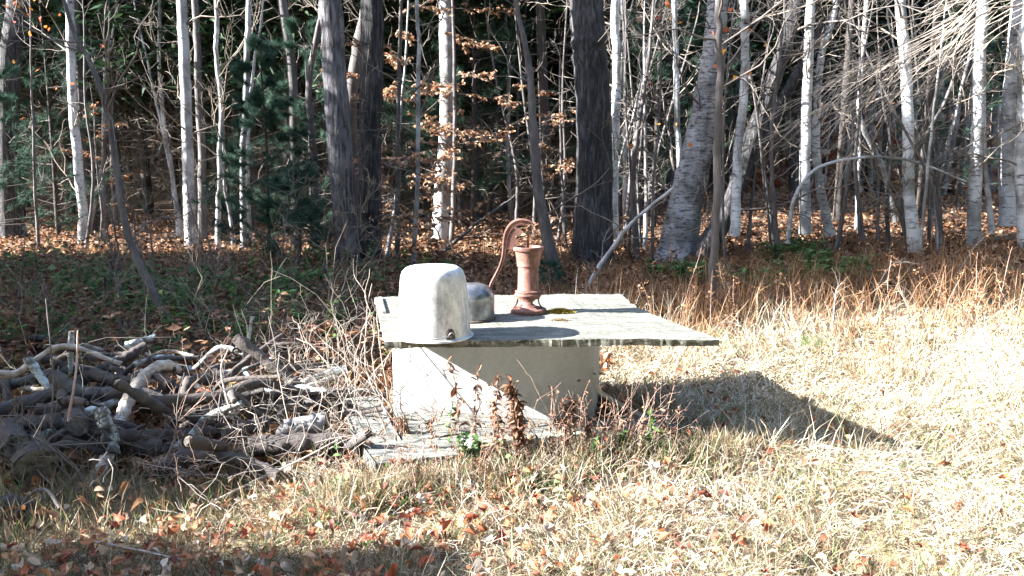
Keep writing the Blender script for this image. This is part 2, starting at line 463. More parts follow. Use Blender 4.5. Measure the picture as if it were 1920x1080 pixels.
MT['darkiron'] = m_plain('darkiron', [(0.3, (0.03, 0.025, 0.02)), (0.7, (0.10, 0.07, 0.05))], 40, 0.7, 0.3)
MT['hose'] = m_plain('hose', [(0.3, (0.24, 0.23, 0.21)), (0.7, (0.40, 0.385, 0.35))], 20, 0.7)
MT['wood_bare'] = m_plain('wood_bare', [(0.32, (0.13, 0.10, 0.075)), (0.5, (0.32, 0.27, 0.22)), (0.68, (0.50, 0.45, 0.39))], 9, 0.85, 0, 0.5, 0.006, (2, 2, 2))
MT['wood_end'] = m_plain('wood_end', [(0.36, (0.012, 0.01, 0.008)), (0.45, (0.07, 0.06, 0.048)), (0.66, (0.17, 0.15, 0.12))], 34, 0.95, 0, 0.9, 0.012, (1, 1, 1), 9)
MT['log_grey'] = m_bark('log_grey', [(0.3, (0.015, 0.013, 0.012)), (0.55, (0.075, 0.065, 0.06)), (0.75, (0.20, 0.185, 0.175))], (1, 1, 1), 20, 0.9, 0.015)
MT['log_dark'] = m_bark('log_dark', [(0.3, (0.015, 0.012, 0.011)), (0.6, (0.07, 0.055, 0.048)), (0.8, (0.17, 0.15, 0.14))], (1, 1, 1), 24, 0.9, 0.015)
MT['log_lichen'] = m_bark('log_lichen', [(0.40, (0.03, 0.027, 0.025)), (0.47, (0.14, 0.13, 0.12)), (0.54, (0.42, 0.47, 0.45))], (1, 1, 1), 16, 0.6, 0.01)

# ------------------------------------------------------------------ ground
def build_ground():
    u = np.linspace(-1, 1, 281)
    xs = np.sinh(u * 5.2) / math.sinh(5.2) * 320
    t = np.linspace(0, 1, 281)
    ys = -40 + 43 * np.minimum(t / 0.12, 1) + np.where(t > 0.12, np.sinh((t - 0.12) / 0.88 * 4.2) / math.sinh(4.2) * 420, 0)
    X, Y = np.meshgrid(xs, ys)
    Z = gz(X, Y)
    n = len(xs)
    i = np.arange(X.size).reshape(X.shape)
    m = MB()
    m.add(np.stack([X, Y, Z], -1).reshape(-1, 3), np.stack([i[:-1, :-1], i[:-1, 1:], i[1:, 1:], i[1:, :-1]], -1).reshape(-1, 4))
    return tag(m.build('ground', MT['ground']), kind='structure')
build_ground()

# ------------------------------------------------------------------ branching
UP = np.array([0, 0, 1.0])
def grow(o, d, L, K=6, wig=0.18, lift=0.0):
    n = len(o)
    d = nrm(d)
    pts = [np.asarray(o, float)]
    for k in range(K - 1):
        d = nrm(d + rng.normal(size=(n, 3)) * wig + UP * lift)
        pts.append(pts[-1] + d * (L / (K - 1))[:, None])
    return np.stack(pts, 1)
def sprout(pts, n, spread=0.9, t0=0.2, t1=1.0):
    Nn, K, _ = pts.shape
    w = rng.integers(0, Nn, n)
    t = rng.uniform(t0, t1, n) * (K - 1.001)
    k = t.astype(int); f = (t - k)[:, None]
    o = pts[w, k] * (1 - f) + pts[w, k + 1] * f
    d = nrm(pts[w, k + 1] - pts[w, k])
    r = nrm(np.cross(d, rng.normal(size=(n, 3))))
    return o, nrm(d + r * spread), w, t / (K - 1)
def smooth_line(p, n):
    p = np.asarray(p, float)
    q = np.vstack([2 * p[0] - p[1], p, 2 * p[-1] - p[-2]])
    t = np.linspace(0, len(p) - 1.0001, n)
    k = t.astype(int); f = (t - k)[:, None]
    a, b, c, d = q[k], q[k + 1], q[k + 2], q[k + 3]
    return 0.5 * (2 * b + (c - a) * f + (2 * a - 5 * b + 4 * c - d) * f ** 2 + (3 * b - a - 3 * c + d) * f ** 3)
def rough_trunk(m, pts, rad, sides, amp):
    n = len(pts)
    first = m.n
    m.curves(pts, rad, sides, cap=False)
    v = m.V[-1].reshape(n, sides, 3)
    a = np.arange(sides) / sides * 2 * PI
    ht = np.linspace(0, 1, n)[:, None]
    k1, k2 = rng.integers(5, 8), rng.integers(9, 14)
    h = np.sin(k1 * a + 9 * ht * 2 + rng.uniform(0, 6)) * 0.5 + np.sin(k2 * a - 14 * ht + rng.uniform(0, 6)) * 0.3 + rng.normal(size=(n, sides)) * 0.35
    v += (v - pts[:, None]) * (amp * h)[..., None]
    m.V[-1] = v.reshape(-1, 3)

NAMES = {}
def px_tree(name, label, pix, w0, w1, mat, nb=14, bl=(0.5, 1.4), twig='twig_dead', sides=10, amp=0.05, ext=5.0, flare=1.25, tw=4, lift=0.06, group=None, t0=0.12, dlean=0.0, cat='tree', base_d=None, out=0.9):
    b = G(*pix[0]) if base_d is None else P(pix[0][0], pix[0][1], base_d)
    d = b[1]
    pts = [b] + [P(x, y, d + dlean * (k + 1)) for k, (x, y) in enumerate(pix[1:])]
    if base_d is None:
        pts[0] = b - np.array([0, 0, 0.06])
    vis = len(pts)
    if ext > 0:
        dv = nrm(pts[-1] - pts[-2]); dv = nrm(dv + UP * 0.7)
        pts.append(pts[-1] + dv * ext * 0.5)
        pts.append(pts[-1] + nrm(dv + rng.normal(size=3) * 0.1) * ext * 0.5)
    n = 14 + 8 * len(pts)
    line = smooth_line(pts, n)
    u = np.linspace(0, 1, n)
    uv = (vis - 1) / (len(pts) - 1)
    r = np.interp(u, [0, uv, 1], [w0, w1, w1 * 0.45 if ext > 0 else w1 * 0.5]) * d / F / 2
    r = r * (1 + (flare - 1) * np.exp(-u * n / 3.0)) * (1 + rng.normal(size=n) * 0.025)
    wob = np.cumsum(rng.normal(size=(n, 3)), 0); wob -= np.linspace(0, 1, n)[:, None] * wob[-1]
    line = line + wob * np.minimum(r, 0.035)[:, None] * (0.08 + 0.07 * (w0 < 20))
    root = thing(name, b, label, cat, group)
    m = MB()
    rough_trunk(m, line, r, sides, amp)
    m.build('trunk', MT[mat], root)
    if nb:
        o, dd, w, t = sprout(line[None], nb, 3.0, t0, 0.97)
        dd = nrm(dd * np.array([1, 1, 0.35]) + UP * 0.35)
        L = rng.uniform(bl[0], bl[1], nb)
        br = grow(o, dd, L, 7, 0.22, lift)
        r0 = np.minimum(np.interp(t, u, r) * 0.4, 0.004 + 0.009 * L)
        m = MB()
        k = np.linspace(1, 0.3, 7)
        m.curves(br, r0[:, None] * k, 4)
        if tw:
            o2, d2, w2, t2 = sprout(br, nb * tw, 0.9, 0.15)
            L2 = L[w2] * rng.uniform(0.2, 0.6, nb * tw)
            b2 = grow(o2, d2, L2, 5, 0.22, lift)
            m.curves(b2, (r0[w2] * 0.45)[:, None] * np.linspace(1, 0.4, 5) + 0.0008, 3)
            o3, d3, w3, t3 = sprout(b2, nb * tw * 2, 0.8, 0.2)
            b3 = grow(o3, d3, L2[w3] * rng.uniform(0.25, 0.6, len(o3)), 4, 0.2, lift)
            m.curves(b3, (r0[w2][w3] * 0.28)[:, None] * np.linspace(1, 0.5, 4) + 0.0007, 3)
        m.build('crown', MT[twig], root)
    root['_d'] = d
    del root['_d']
    return root, line, r

# ------------------------------------------------------------------ well: beams, block, board top
def quad_from_px(pts, z):
    return [G(x, y, z)[:2] for x, y in pts]
def ccw(p):
    p = [np.asarray(q) for q in p]
    a = sum(p[i][0] * p[(i + 1) % len(p)][1] - p[(i + 1) % len(p)][0] * p[i][1] for i in range(len(p)))
    return p if a > 0 else p[::-1]
def beam(name, top, z0, z1, mat, label, cat='beam', nseg=10, jit=0.004):
    a, b, c, d = [np.asarray(q, float) for q in top]      # a-b front edge, d-c back edge
    s = np.linspace(0, 1, nseg)[:, None]
    f = a + (b - a) * s; k = d + (c - d) * s
    n = nseg
    J = lambda q: q + rng.normal(size=(n, 2)) * jit
    z = lambda zz: np.full(n, zz) + rng.normal(size=n) * jit
    v = np.concatenate([np.c_[J(f), z(z0)], np.c_[J(f), z(z1)], np.c_[J(k), z(z1)], np.c_[J(k), z(z0)]]).reshape(4, n, 3)
    i = np.arange(4 * n).reshape(4, n)
    q = []
    for r in range(4):
        r2 = (r + 1) % 4
        q += [[i[r, j], i[r, j + 1], i[r2, j + 1], i[r2, j]] for j in range(n - 1)]
    q += [[i[3, 0], i[2, 0], i[1, 0], i[0, 0]], [i[0, -1], i[1, -1], i[2, -1], i[3, -1]]]
    m = MB(); m.add(v.reshape(-1, 3), q)
    o = m.build(name, MT[mat], None, False)
    bv = o.modifiers.new('bevel', 'BEVEL'); bv.width = 0.006; bv.segments = 2; bv.limit_method = 'ANGLE'
    return tag(o, label, cat)
TZ = 0.585
beam('timber_beam', quad_from_px([(701, 871), (1268, 803), (1248, 772), (678, 834)], 0.115), -0.03, 0.115, 'timber', 'grey weathered timber lying along the front foot of the pale block')
beam('timber_beam', quad_from_px([(672, 831), (752, 826), (706, 742), (634, 746)], 0.10), -0.03, 0.10, 'timber', 'grey timber running back beside the bare shrub and log pile')
beam('thin_board', quad_from_px([(866, 843), (1140, 807), (1136, 796), (864, 832)], 0.14), 0.118, 0.145, 'greenboard', 'narrow greenish board lying on the front timber against the block', 'board', 12, 0.003)

BZ = TZ - 0.034
bl_, br_ = P(736, 700, 3.93)[:2], P(1112, 700, 3.77)[:2]
ed = nrm(br_ - bl_); dp = np.array([-ed[1], ed[0]]) * 0.62
root = thing('concrete_block', (*(bl_ + (br_ - bl_) / 2 + dp / 2), 0.0), 'smooth pale concrete block with a diagonal shadow across its front, carrying the wide board top', 'block')
m = MB()
m.prism(ccw([bl_, br_, br_ + dp, bl_ + dp]), -0.06, BZ)
o = m.build('body', MT['concrete'], root, False)
bv = o.modifiers.new('bevel', 'BEVEL'); bv.width = 0.008; bv.segments = 3
m = MB()
e0 = br_ - ed * 0.030
nf = np.array([ed[1], -ed[0]])
m.prism(ccw([e0 + nf * 0.004, br_ + ed * 0.004 + nf * 0.004, br_ + ed * 0.004 - nf * 0.03, e0 - nf * 0.03]), 0.11, BZ - 0.002)
o = m.build('corner_strip', MT['concrete'], root, False)

_w0, _w1 = G(756, 825, 0.105)[:2], G(1106, 787, 0.105)[:2]
beam('timber_beam', [_w0, _w1, br_ - ed * 0.01 - dp * 0.02, bl_ + ed * 0.02 - dp * 0.02], -0.03, 0.105, 'timber', 'grey plank filling the gap between the front timber and the pale block')

def build_top():
    left = smooth_line([G(722, 641, TZ), G(713, 598, TZ), G(703, 557, TZ)], 30)
    right = smooth_line([G(1351, 633, TZ), G(1314, 619, TZ), G(1266, 603, TZ), G(1223, 586, TZ), G(1196, 574, TZ), G(1176, 561, TZ), G(1163, 550, TZ)], 30)
    c = (left[0] + right[-1]) / 2
    root = thing('board_top', (c[0], c[1], 0.0), 'wide weathered grey plywood top with lichen and ragged edges on the pale block', 'board')
    nc = 160
    s = np.linspace(0, 1, nc)[None, :, None]
    A = left[:, None] * (1 - s) + right[:, None] * s
    A = A.copy()
    A[0, :, 1] += np.convolve(rng.normal(size=nc + 10), np.ones(11) / 11, 'valid') * 0.010 + rng.normal(size=nc) * 0.0008
    A[-1, :, 1] += rng.normal(size=nc) * 0.003
    A[:, -1, 0] += rng.normal(size=30) * 0.004
    A[:, 0, 0] += rng.normal(size=30) * 0.003
    A[:, :, 2] += np.convolve(rng.normal(size=nc + 6), np.ones(7) / 7, 'valid')[None] * 0.0022 + rng.normal(size=(30, nc)) * 0.0005
    # slight droop of the free right side
    A[:, :, 2] -= 0.010 * sstep(0.72, 1, np.linspace(0, 1, nc))[None] * np.linspace(1, 0.2, 30)[:, None]
    th = 0.030
    B = A.copy(); B[:, :, 2] -= th
    B[0, :, 1] += 0.004 + np.convolve(rng.normal(size=nc + 16), np.ones(17) / 17, 'valid') * 0.006
    B[0, :, 2] += np.convolve(rng.normal(size=nc + 16), np.ones(17) / 17, 'valid') * 0.008
    n = 30 * nc
    i = np.arange(n).reshape(30, nc); j = i + n
    q = [np.stack([i[:-1, :-1], i[:-1, 1:], i[1:, 1:], i[1:, :-1]], -1).reshape(-1, 4), np.stack([j[:-1, :-1], j[1:, :-1], j[1:, 1:], j[:-1, 1:]], -1).reshape(-1, 4)]
    q.append(np.stack([j[0, :-1], j[0, 1:], i[0, 1:], i[0, :-1]], -1))
    q.append(np.stack([i[-1, :-1], i[-1, 1:], j[-1, 1:], j[-1, :-1]], -1))
    q.append(np.stack([i[:-1, 0], i[1:, 0], j[1:, 0], j[:-1, 0]], -1))
    q.append(np.stack([j[:-1, -1], j[1:, -1], i[1:, -1], i[:-1, -1]], -1))
    m = MB(); m.add(np.concatenate([A.reshape(-1, 3), B.reshape(-1, 3)]), np.concatenate(q))
    m.build('panel', MT['board'], root, 'auto')
    # raised strip along the left rim
    m = MB()
    st = smooth_line([G(717, 588, TZ), G(710, 560, TZ)], 8)
    v = []
    for p in st:
        for dx, dz in ((0, 0.0), (0.018, 0.0), (0.018, 0.012), (0, 0.012)):
            v.append([p[0] + dx, p[1], TZ + dz])
    q = []
    for r in range(7):
        for k in range(4):
            q.append([r * 4 + k, r * 4 + (k + 1) % 4, r * 4 + 4 + (k + 1) % 4, r * 4 + 4 + k])
    q += [[3, 2, 1, 0], [28, 29, 30, 31]]
    m.add(v, q); m.build('rim_strip', MT['board'], root, False)
build_top()

# moss cushion beside the pump
def tuft_patch(name, cx, cy, rx, ry, z, n, h, mat, label, cat):
    a, r = rng.uniform(0, 2 * PI, n), np.sqrt(rng.uniform(0, 1, n)) * (0.75 + 0.25 * np.sin(np.arange(n) * 0.7))
    b = np.c_[cx + rx * r * np.cos(a), cy + ry * r * np.sin(a), np.full(n, z)]
    tip = np.c_[rng.normal(size=(n, 2)) * h * 0.6, h * (1.1 - r) * rng.uniform(0.5, 1.2, n) + 0.002]
    m = MB(); m.blades(b, tip, np.full(n, 0.006), 0.1)
    return tag(m.build(name, MT[mat]), label, cat, kind='stuff')
q = G(1050, 586, TZ)
tuft_patch('moss', q[0], q[1], 0.080, 0.036, TZ, 1300, 0.022, 'moss', 'yellow moss cushion on the board beside the pump foot', 'moss')
q = G(1050, 601, TZ)
tuft_patch('moss', q[0], q[1], 0.05, 0.02, TZ, 300, 0.01, 'straw_mixed', 'small green moss scraps on the board before the pump', 'moss')

# ------------------------------------------------------------------ pump
def build_pump():
    c = G(990, 586, TZ)
    k = 3.98 / F                        # metres per pixel there
    x0, y0 = c[0], c[1]
    PZ = s_pump = 0.965
    root = thing('hand_pump', (x0, y0, TZ), 'rust red cast iron pitcher pump with curved handle standing on the board top', 'pump')
    O = (x0, y0, TZ)
    # base ring + arched legs
    m = MB()
    m.lathe([(0.0, 0.001), (0.094, 0.001), (0.096, 0.006), (0.094, 0.020), (0.088, 0.025), (0.0, 0.025)], 56, O)
    m.build('base_ring', MT['iron'], root, 'auto')
    m = MB()
    zz = np.linspace(0.024, 0.093, 19)
    rr = np.interp(zz, [0.024, 0.034, 0.048, 0.065, 0.080, 0.093], [0.084, 0.071, 0.061, 0.057, 0.060, 0.067])
    seg, nP = 120, 19
    a = np.arange(seg) * 2 * PI / seg
    ro = np.stack([rr[:, None] * np.cos(a), rr[:, None] * np.sin(a), np.repeat(zz[:, None], seg, 1)], -1)
    ri = ro.copy(); ri[..., :2] *= 0.87
    v = np.concatenate([ro.reshape(-1, 3), ri.reshape(-1, 3)]) + np.array(O)
    io = np.arange(nP * seg).reshape(nP, seg); ii = io + nP * seg
    am = (np.arange(seg) + 0.5) * 2 * PI / seg
    zm = (zz[:-1] + zz[1:]) / 2
    H = np.zeros((nP - 1, seg), bool)
    for h in (-0.62, -2.62, 0.60, 2.50):
        dd = np.abs((am - h + PI) % (2 * PI) - PI)
        H |= (dd[None] / 0.56) ** 2.6 + (np.abs(zm[:, None] - 0.050) / 0.027) ** 2.6 < 1
    q = []
    for r in range(nP - 1):
        for j in range(seg):
            if H[r, j]:
                continue
            j2 = (j + 1) % seg
            q.append([io[r, j], io[r, j2], io[r + 1, j2], io[r + 1, j]])
            q.append([ii[r, j2], ii[r, j], ii[r + 1, j], ii[r + 1, j2]])
            if H[r, j - 1]: q.append([ii[r, j], io[r, j], io[r + 1, j], ii[r + 1, j]])
            if H[r, j2]: q.append([io[r, j2], ii[r, j2], ii[r + 1, j2], io[r + 1, j2]])
            if r > 0 and H[r - 1, j]: q.append([io[r, j], ii[r, j], ii[r, j2], io[r, j2]])
            if r < nP - 2 and H[r + 1, j]: q.append([io[r + 1, j2], ii[r + 1, j2], ii[r + 1, j], io[r + 1, j]])
    m.add(v, q)
    m.build('arched_foot', MT['iron'], root, 'auto')
    # flange with bolt ears
    m = MB()
    m.lathe([(0.0, 0.092), (0.066, 0.092), (0.070, 0.095), (0.070, 0.104), (0.066, 0.107), (0.060, 0.1075), (0.060, 0.110), (0.067, 0.1105), (0.068, 0.119), (0.064, 0.122), (0.0, 0.122)], 48, O)
    fl = m.build('flange', MT['iron'], root, 'auto')
    for ang in (0.12, PI - 0.15):
        e = np.array([x0 + 0.077 * math.cos(ang), y0 + 0.077 * math.sin(ang), TZ])
        m = MB(); m.lathe([(0.0, 0.096), (0.016, 0.096), (0.016, 0.118), (0.0, 0.118)], 16, e)
        ear = m.build('bolt_ear', MT['iron'], fl, 'auto')
        m = MB(); m.lathe([(0.0, 0.118), (0.010, 0.118), (0.010, 0.127), (0.0, 0.129)], 6, e)
        m.build('bolt', MT['iron'], fl, False)
    # cylinder and flaring head
    m = MB()
    m.lathe([(0.050, 0.118), (0.056, 0.124), (0.054, 0.132), (0.053, 0.180), (0.053, 0.250)], 48, O)
    m.build('cylinder', MT['iron'], root, 'auto')
    m = MB()
    m.lathe([(0.050, 0.2485), (0.0575, 0.2485), (0.059, 0.252), (0.0585, 0.257), (0.062, 0.285), (0.067, 0.322), (0.069, 0.330), (0.077, 0.333), (0.079, 0.338), (0.079, 0.350), (0.077, 0.353), (0.071, 0.353), (0.068, 0.345), (0.062, 0.290), (0.0, 0.285)], 56, O)
    hd = m.build('head', MT['iron'], root, 'auto')
    # bracket (flat casting on the rim, left side)
    def plate(poly, y, th, name, par):   # poly of (x,z) relative to the pump axis
        p = np.asarray(poly, float); n = len(p)
        v = np.concatenate([np.c_[x0 + p[:, 0], np.full(n, y0 + y - th / 2), TZ + p[:, 1]], np.c_[x0 + p[:, 0], np.full(n, y0 + y + th / 2), TZ + p[:, 1]]])
        cen = v[:n].mean(0), v[n:].mean(0)
        v = np.vstack([v, cen[0], cen[1]])
        q = [[(i + 1) % n, i, n + i, n + (i + 1) % n] for i in range(n)]
        t = [[2 * n, i, (i + 1) % n] for i in range(n)] + [[2 * n + 1, n + (i + 1) % n, n + i] for i in range(n)]
        mm = MB(); mm.add(v, q, t)
        oo = mm.build(name, MT['iron'], par, False)
        b_ = oo.modifiers.new('bevel', 'BEVEL'); b_.width = 0.003; b_.segments = 2; b_.limit_method = 'ANGLE'
        return oo
    plate([(-0.055, 0.335), (-0.052, 0.354), (-0.050, 0.395), (-0.043, 0.415), (-0.030, 0.428), (-0.034, 0.445), (-0.052, 0.455), (-0.080, 0.440), (-0.098, 0.400), (-0.108, 0.360), (-0.100, 0.338)], -0.010, 0.024, 'bracket', root)
    m = MB(); m.curves([[x0 - 0.058, y0 - 0.03, TZ + 0.405], [x0 - 0.058, y0 + 0.02, TZ + 0.405]], [[0.008, 0.008]], 10, cap=True)
    m.build('pivot_pin', MT['darkiron'], root)
    # handle: flat bar with rib, swept from hook over the bracket down to the left
    hp = [(0.020, 0.462), (0.008, 0.474), (-0.018, 0.482), (-0.050, 0.482), (-0.080, 0.466), (-0.102, 0.436), (-0.114, 0.398), (-0.120, 0.350), (-0.126, 0.300), (-0.142, 0.246), (-0.166, 0.196), (-0.187, 0.155), (-0.196, 0.120)]
    hl = smooth_line([(x0 + a_, y0 - 0.012, TZ + b_) for a_, b_ in hp], 60)
    wd = np.interp(np.linspace(0, 1, 60), [0, 0.1, 0.3, 0.45, 0.6, 0.85, 1], [0.011, 0.0165, 0.018, 0.016, 0.0115, 0.0095, 0.0075])
    t = nrm(np.gradient(hl, axis=0)); nn = nrm(np.cross(t, [0, 1, 0]))
    sec = [(-1, -0.011), (-0.55, -0.013), (-0.5, -0.007), (0.5, -0.007), (0.55, -0.013), (1, -0.011), (1, 0.011), (0.55, 0.013), (0.5, 0.007), (-0.5, 0.007), (-0.55, 0.013), (-1, 0.011)]
    ns = len(sec)
    v = np.stack([hl + nn * (wd * s_)[:, None] + np.array([0, y_, 0]) for s_, y_ in sec], 1).reshape(-1, 3)
    i = np.arange(60 * ns).reshape(60, ns); nx = np.roll(i, -1, 1)
    q = np.stack([i[:-1], nx[:-1], nx[1:], i[1:]], -1).reshape(-1, 4)
    v = np.vstack([v, hl[0], hl[-1]])
    tt = [[60 * ns, nx[0, j], i[0, j]] for j in range(ns)] + [[60 * ns + 1, i[-1, j], nx[-1, j]] for j in range(ns)]
    m = MB(); m.add(v, q, tt)
    m.build('handle', MT['iron'], root, False)
    # piston rod
    m = MB(); m.curves([[x0 - 0.002, y0 - 0.005, TZ + 0.28], [x0 - 0.001, y0 - 0.005, TZ + 0.40], [x0 + 0.004, y0 - 0.008, TZ + 0.468]], [[0.006, 0.006, 0.0065]], 10, cap=True)
    rd = m.build('piston_rod', MT['iron'], root)
    m = MB(); m.curves([[x0 + 0.006, y0 - 0.03, TZ + 0.461], [x0 + 0.006, y0 + 0.008, TZ + 0.461]], [[0.008, 0.008]], 10, cap=True)
    m.build('rod_pin', MT['darkiron'], rd)
    root.scale = (1.0, 1.0, PZ)
build_pump()

# ------------------------------------------------------------------ pail and pot
def build_pail():
    c = G(814, 631, TZ)
    x0, y0 = c[0], c[1]
    root = thing('pail', (x0, y0, TZ), 'large dull galvanised pail standing upside down at the corner of the board top', 'pail')
    O = (x0, y0, TZ)
    m = MB()
    prof = [(0.152, 0.006), (0.160, 0.010), (0.155, 0.09), (0.150, 0.18), (0.145, 0.240), (0.141, 0.268), (0.134, 0.289), (0.121, 0.304), (0.104, 0.312), (0.09, 0.3135), (0.05, 0.314), (0.0, 0.315)]
    m.lathe(prof, 72, O)
    v = m.V[-1]
    a = np.arctan2(v[:, 1] - y0, v[:, 0] - x0)
    dent = 1 + 0.012 * np.sin(3 * a + v[:, 2] * 12) + 0.006 * np.sin(7 * a - v[:, 2] * 30) - 0.05 * np.exp(-((a + 0.75) / 0.22) ** 2 - ((v[:, 2] - TZ - 0.25) / 0.06) ** 2)
    v[:, 0] = x0 + (v[:, 0] - x0) * dent; v[:, 1] = y0 + (v[:, 1] - y0) * dent
    m.build('body', MT['galv'], root, 'auto')
    m = MB()
    aa = np.linspace(0, 2 * PI, 73)
    m.lathe([(0.152, 0.004), (0.160, 0.002), (0.171, 0.003), (0.175, 0.008), (0.172, 0.012), (0.160, 0.013), (0.156, 0.018)], 72, O)
    m.build('rim', MT['galv'], root, 'auto')
    ea = -1.02
    e = np.array([x0 + 0.158 * math.cos(ea), y0 + 0.158 * math.sin(ea), TZ + 0.036])
    out = np.array([math.cos(ea), math.sin(ea), 0]); sd = np.array([-out[1], out[0], 0])
    m = MB()
    pl = [e + sd * q_[0] + UP * q_[1] for q_ in [(-0.02, -0.018), (0.02, -0.018), (0.017, 0.010), (0.008, 0.024), (-0.008, 0.024), (-0.017, 0.010)]]
    n = 6
    v = np.vstack([[p - out * 0.004 for p in pl], [p + out * 0.005 for p in pl]])
    m.add(v, [[i, (i + 1) % n, n + (i + 1) % n, n + i] for i in range(n)], [[n, n + i, n + i + 1] for i in range(1, n - 1)])
    ear = m.build('bail_ear', MT['darkiron'], root, False)
    m = MB()
    lp = [e + out * (0.008 + 0.005 * math.sin(t)) + sd * 0.010 * math.cos(t) + UP * 0.010 * math.sin(t) for t in np.linspace(0, 5.2, 14)]
    m.curves(lp, [[0.003] * 14], 6, ref=out, cap=True)
    m.build('bail_hook', MT['steel'], ear)
    # bail lying along the rim
    ang = np.linspace(ea, ea - 2.2, 26)
    bp = [np.array([x0 + (0.166 + 0.010 * math.sin((ea - t) / 2.2 * PI)) * math.cos(t), y0 + (0.166 + 0.010 * math.sin((ea - t) / 2.2 * PI)) * math.sin(t), TZ + 0.032 - 0.013 * min(1, (ea - t) / 0.8)]) for t in ang]
    m = MB(); m.curves(bp, [[0.0028] * 26], 6, ref=(0, 0, 1), cap=True)
    m.build('bail', MT['steel'], root)
    c = G(884, 598, TZ)
    x0, y0 = c[0], c[1]
    root = thing('metal_pot', (x0, y0, TZ), 'smaller round bottomed dark metal pot upside down between the pail and the pump', 'pot')
    O = (x0, y0, TZ)
    m = MB()
    t = np.linspace(0, PI / 2, 12)
    prof = [(0.112, 0.008)] + [(0.114, z) for z in (0.02, 0.06, 0.10)] + [(0.045 + 0.069 * math.cos(q_) if q_ < 1.55 else 0.045, 0.104 + 0.070 * math.sin(q_)) for q_ in t] + [(0.02, 0.1765), (0, 0.177)]
    m.lathe(prof, 56, O)
    m.build('body', MT['pot'], root, 'auto')
    m = MB()
    m.lathe([(0.110, 0.003), (0.118, 0.001), (0.122, 0.005), (0.118, 0.010), (0.112, 0.012)], 56, O)
    m.build('rim', MT['darkiron'], root, 'auto')
build_pail()

# curved hose right of the block
m = MB()
hs = smooth_line([P(1114, 700, 3.66), P(1119, 728, 3.66), P(1140, 745, 3.67), P(1170, 762, 3.68), P(1200, 778, 3.66), P(1230, 800, 3.62)], 30)
m.curves(hs, [[0.011] * 30], 8, cap=True)
tag(m.build('hose', MT['hose']), 'stiff grey hose curving down from the right corner of the block', 'hose')

# ------------------------------------------------------------------ log pile
def log(label, pix, w, mat, name='log', end='wood_end', bump_amp=0.10, cat='log', sides=16, group=None, taper=0.85):
    pts = [P(x, y, d) for x, y, d in pix]
    n = 6 + 6 * len(pts)
    line = smooth_line(pts, n)
    d = np.mean([q[2] for q in pix])
    r0 = w * d / F / 2
    r = np.linspace(1, taper, n) * r0 * (1 + rng.normal(size=n) * 0.06)
    line = line + rng.normal(size=(n, 3)) * r0 * 0.07
    root = thing(name, line.mean(0) - np.array([0, 0, r0]), label, cat, group)
    m = MB(); rough_trunk(m, line, r, sides, bump_amp)
    m.build('bark', MT[mat], root)
    if end:
        for q, s in ((0, -1), (-1, 1)):
            t = nrm(line[q] - line[1 if q == 0 else -2])
            m = MB()
            e = np.stack([line[q] - t * r0 * 0.15, line[q] + t * 0.003])
            rr = r[q]
            m.curves(e, [[rr * 1.0, rr * 0.93]], sides, cap=True)
            m.build('cut_end', MT[end], root, False)
    return root
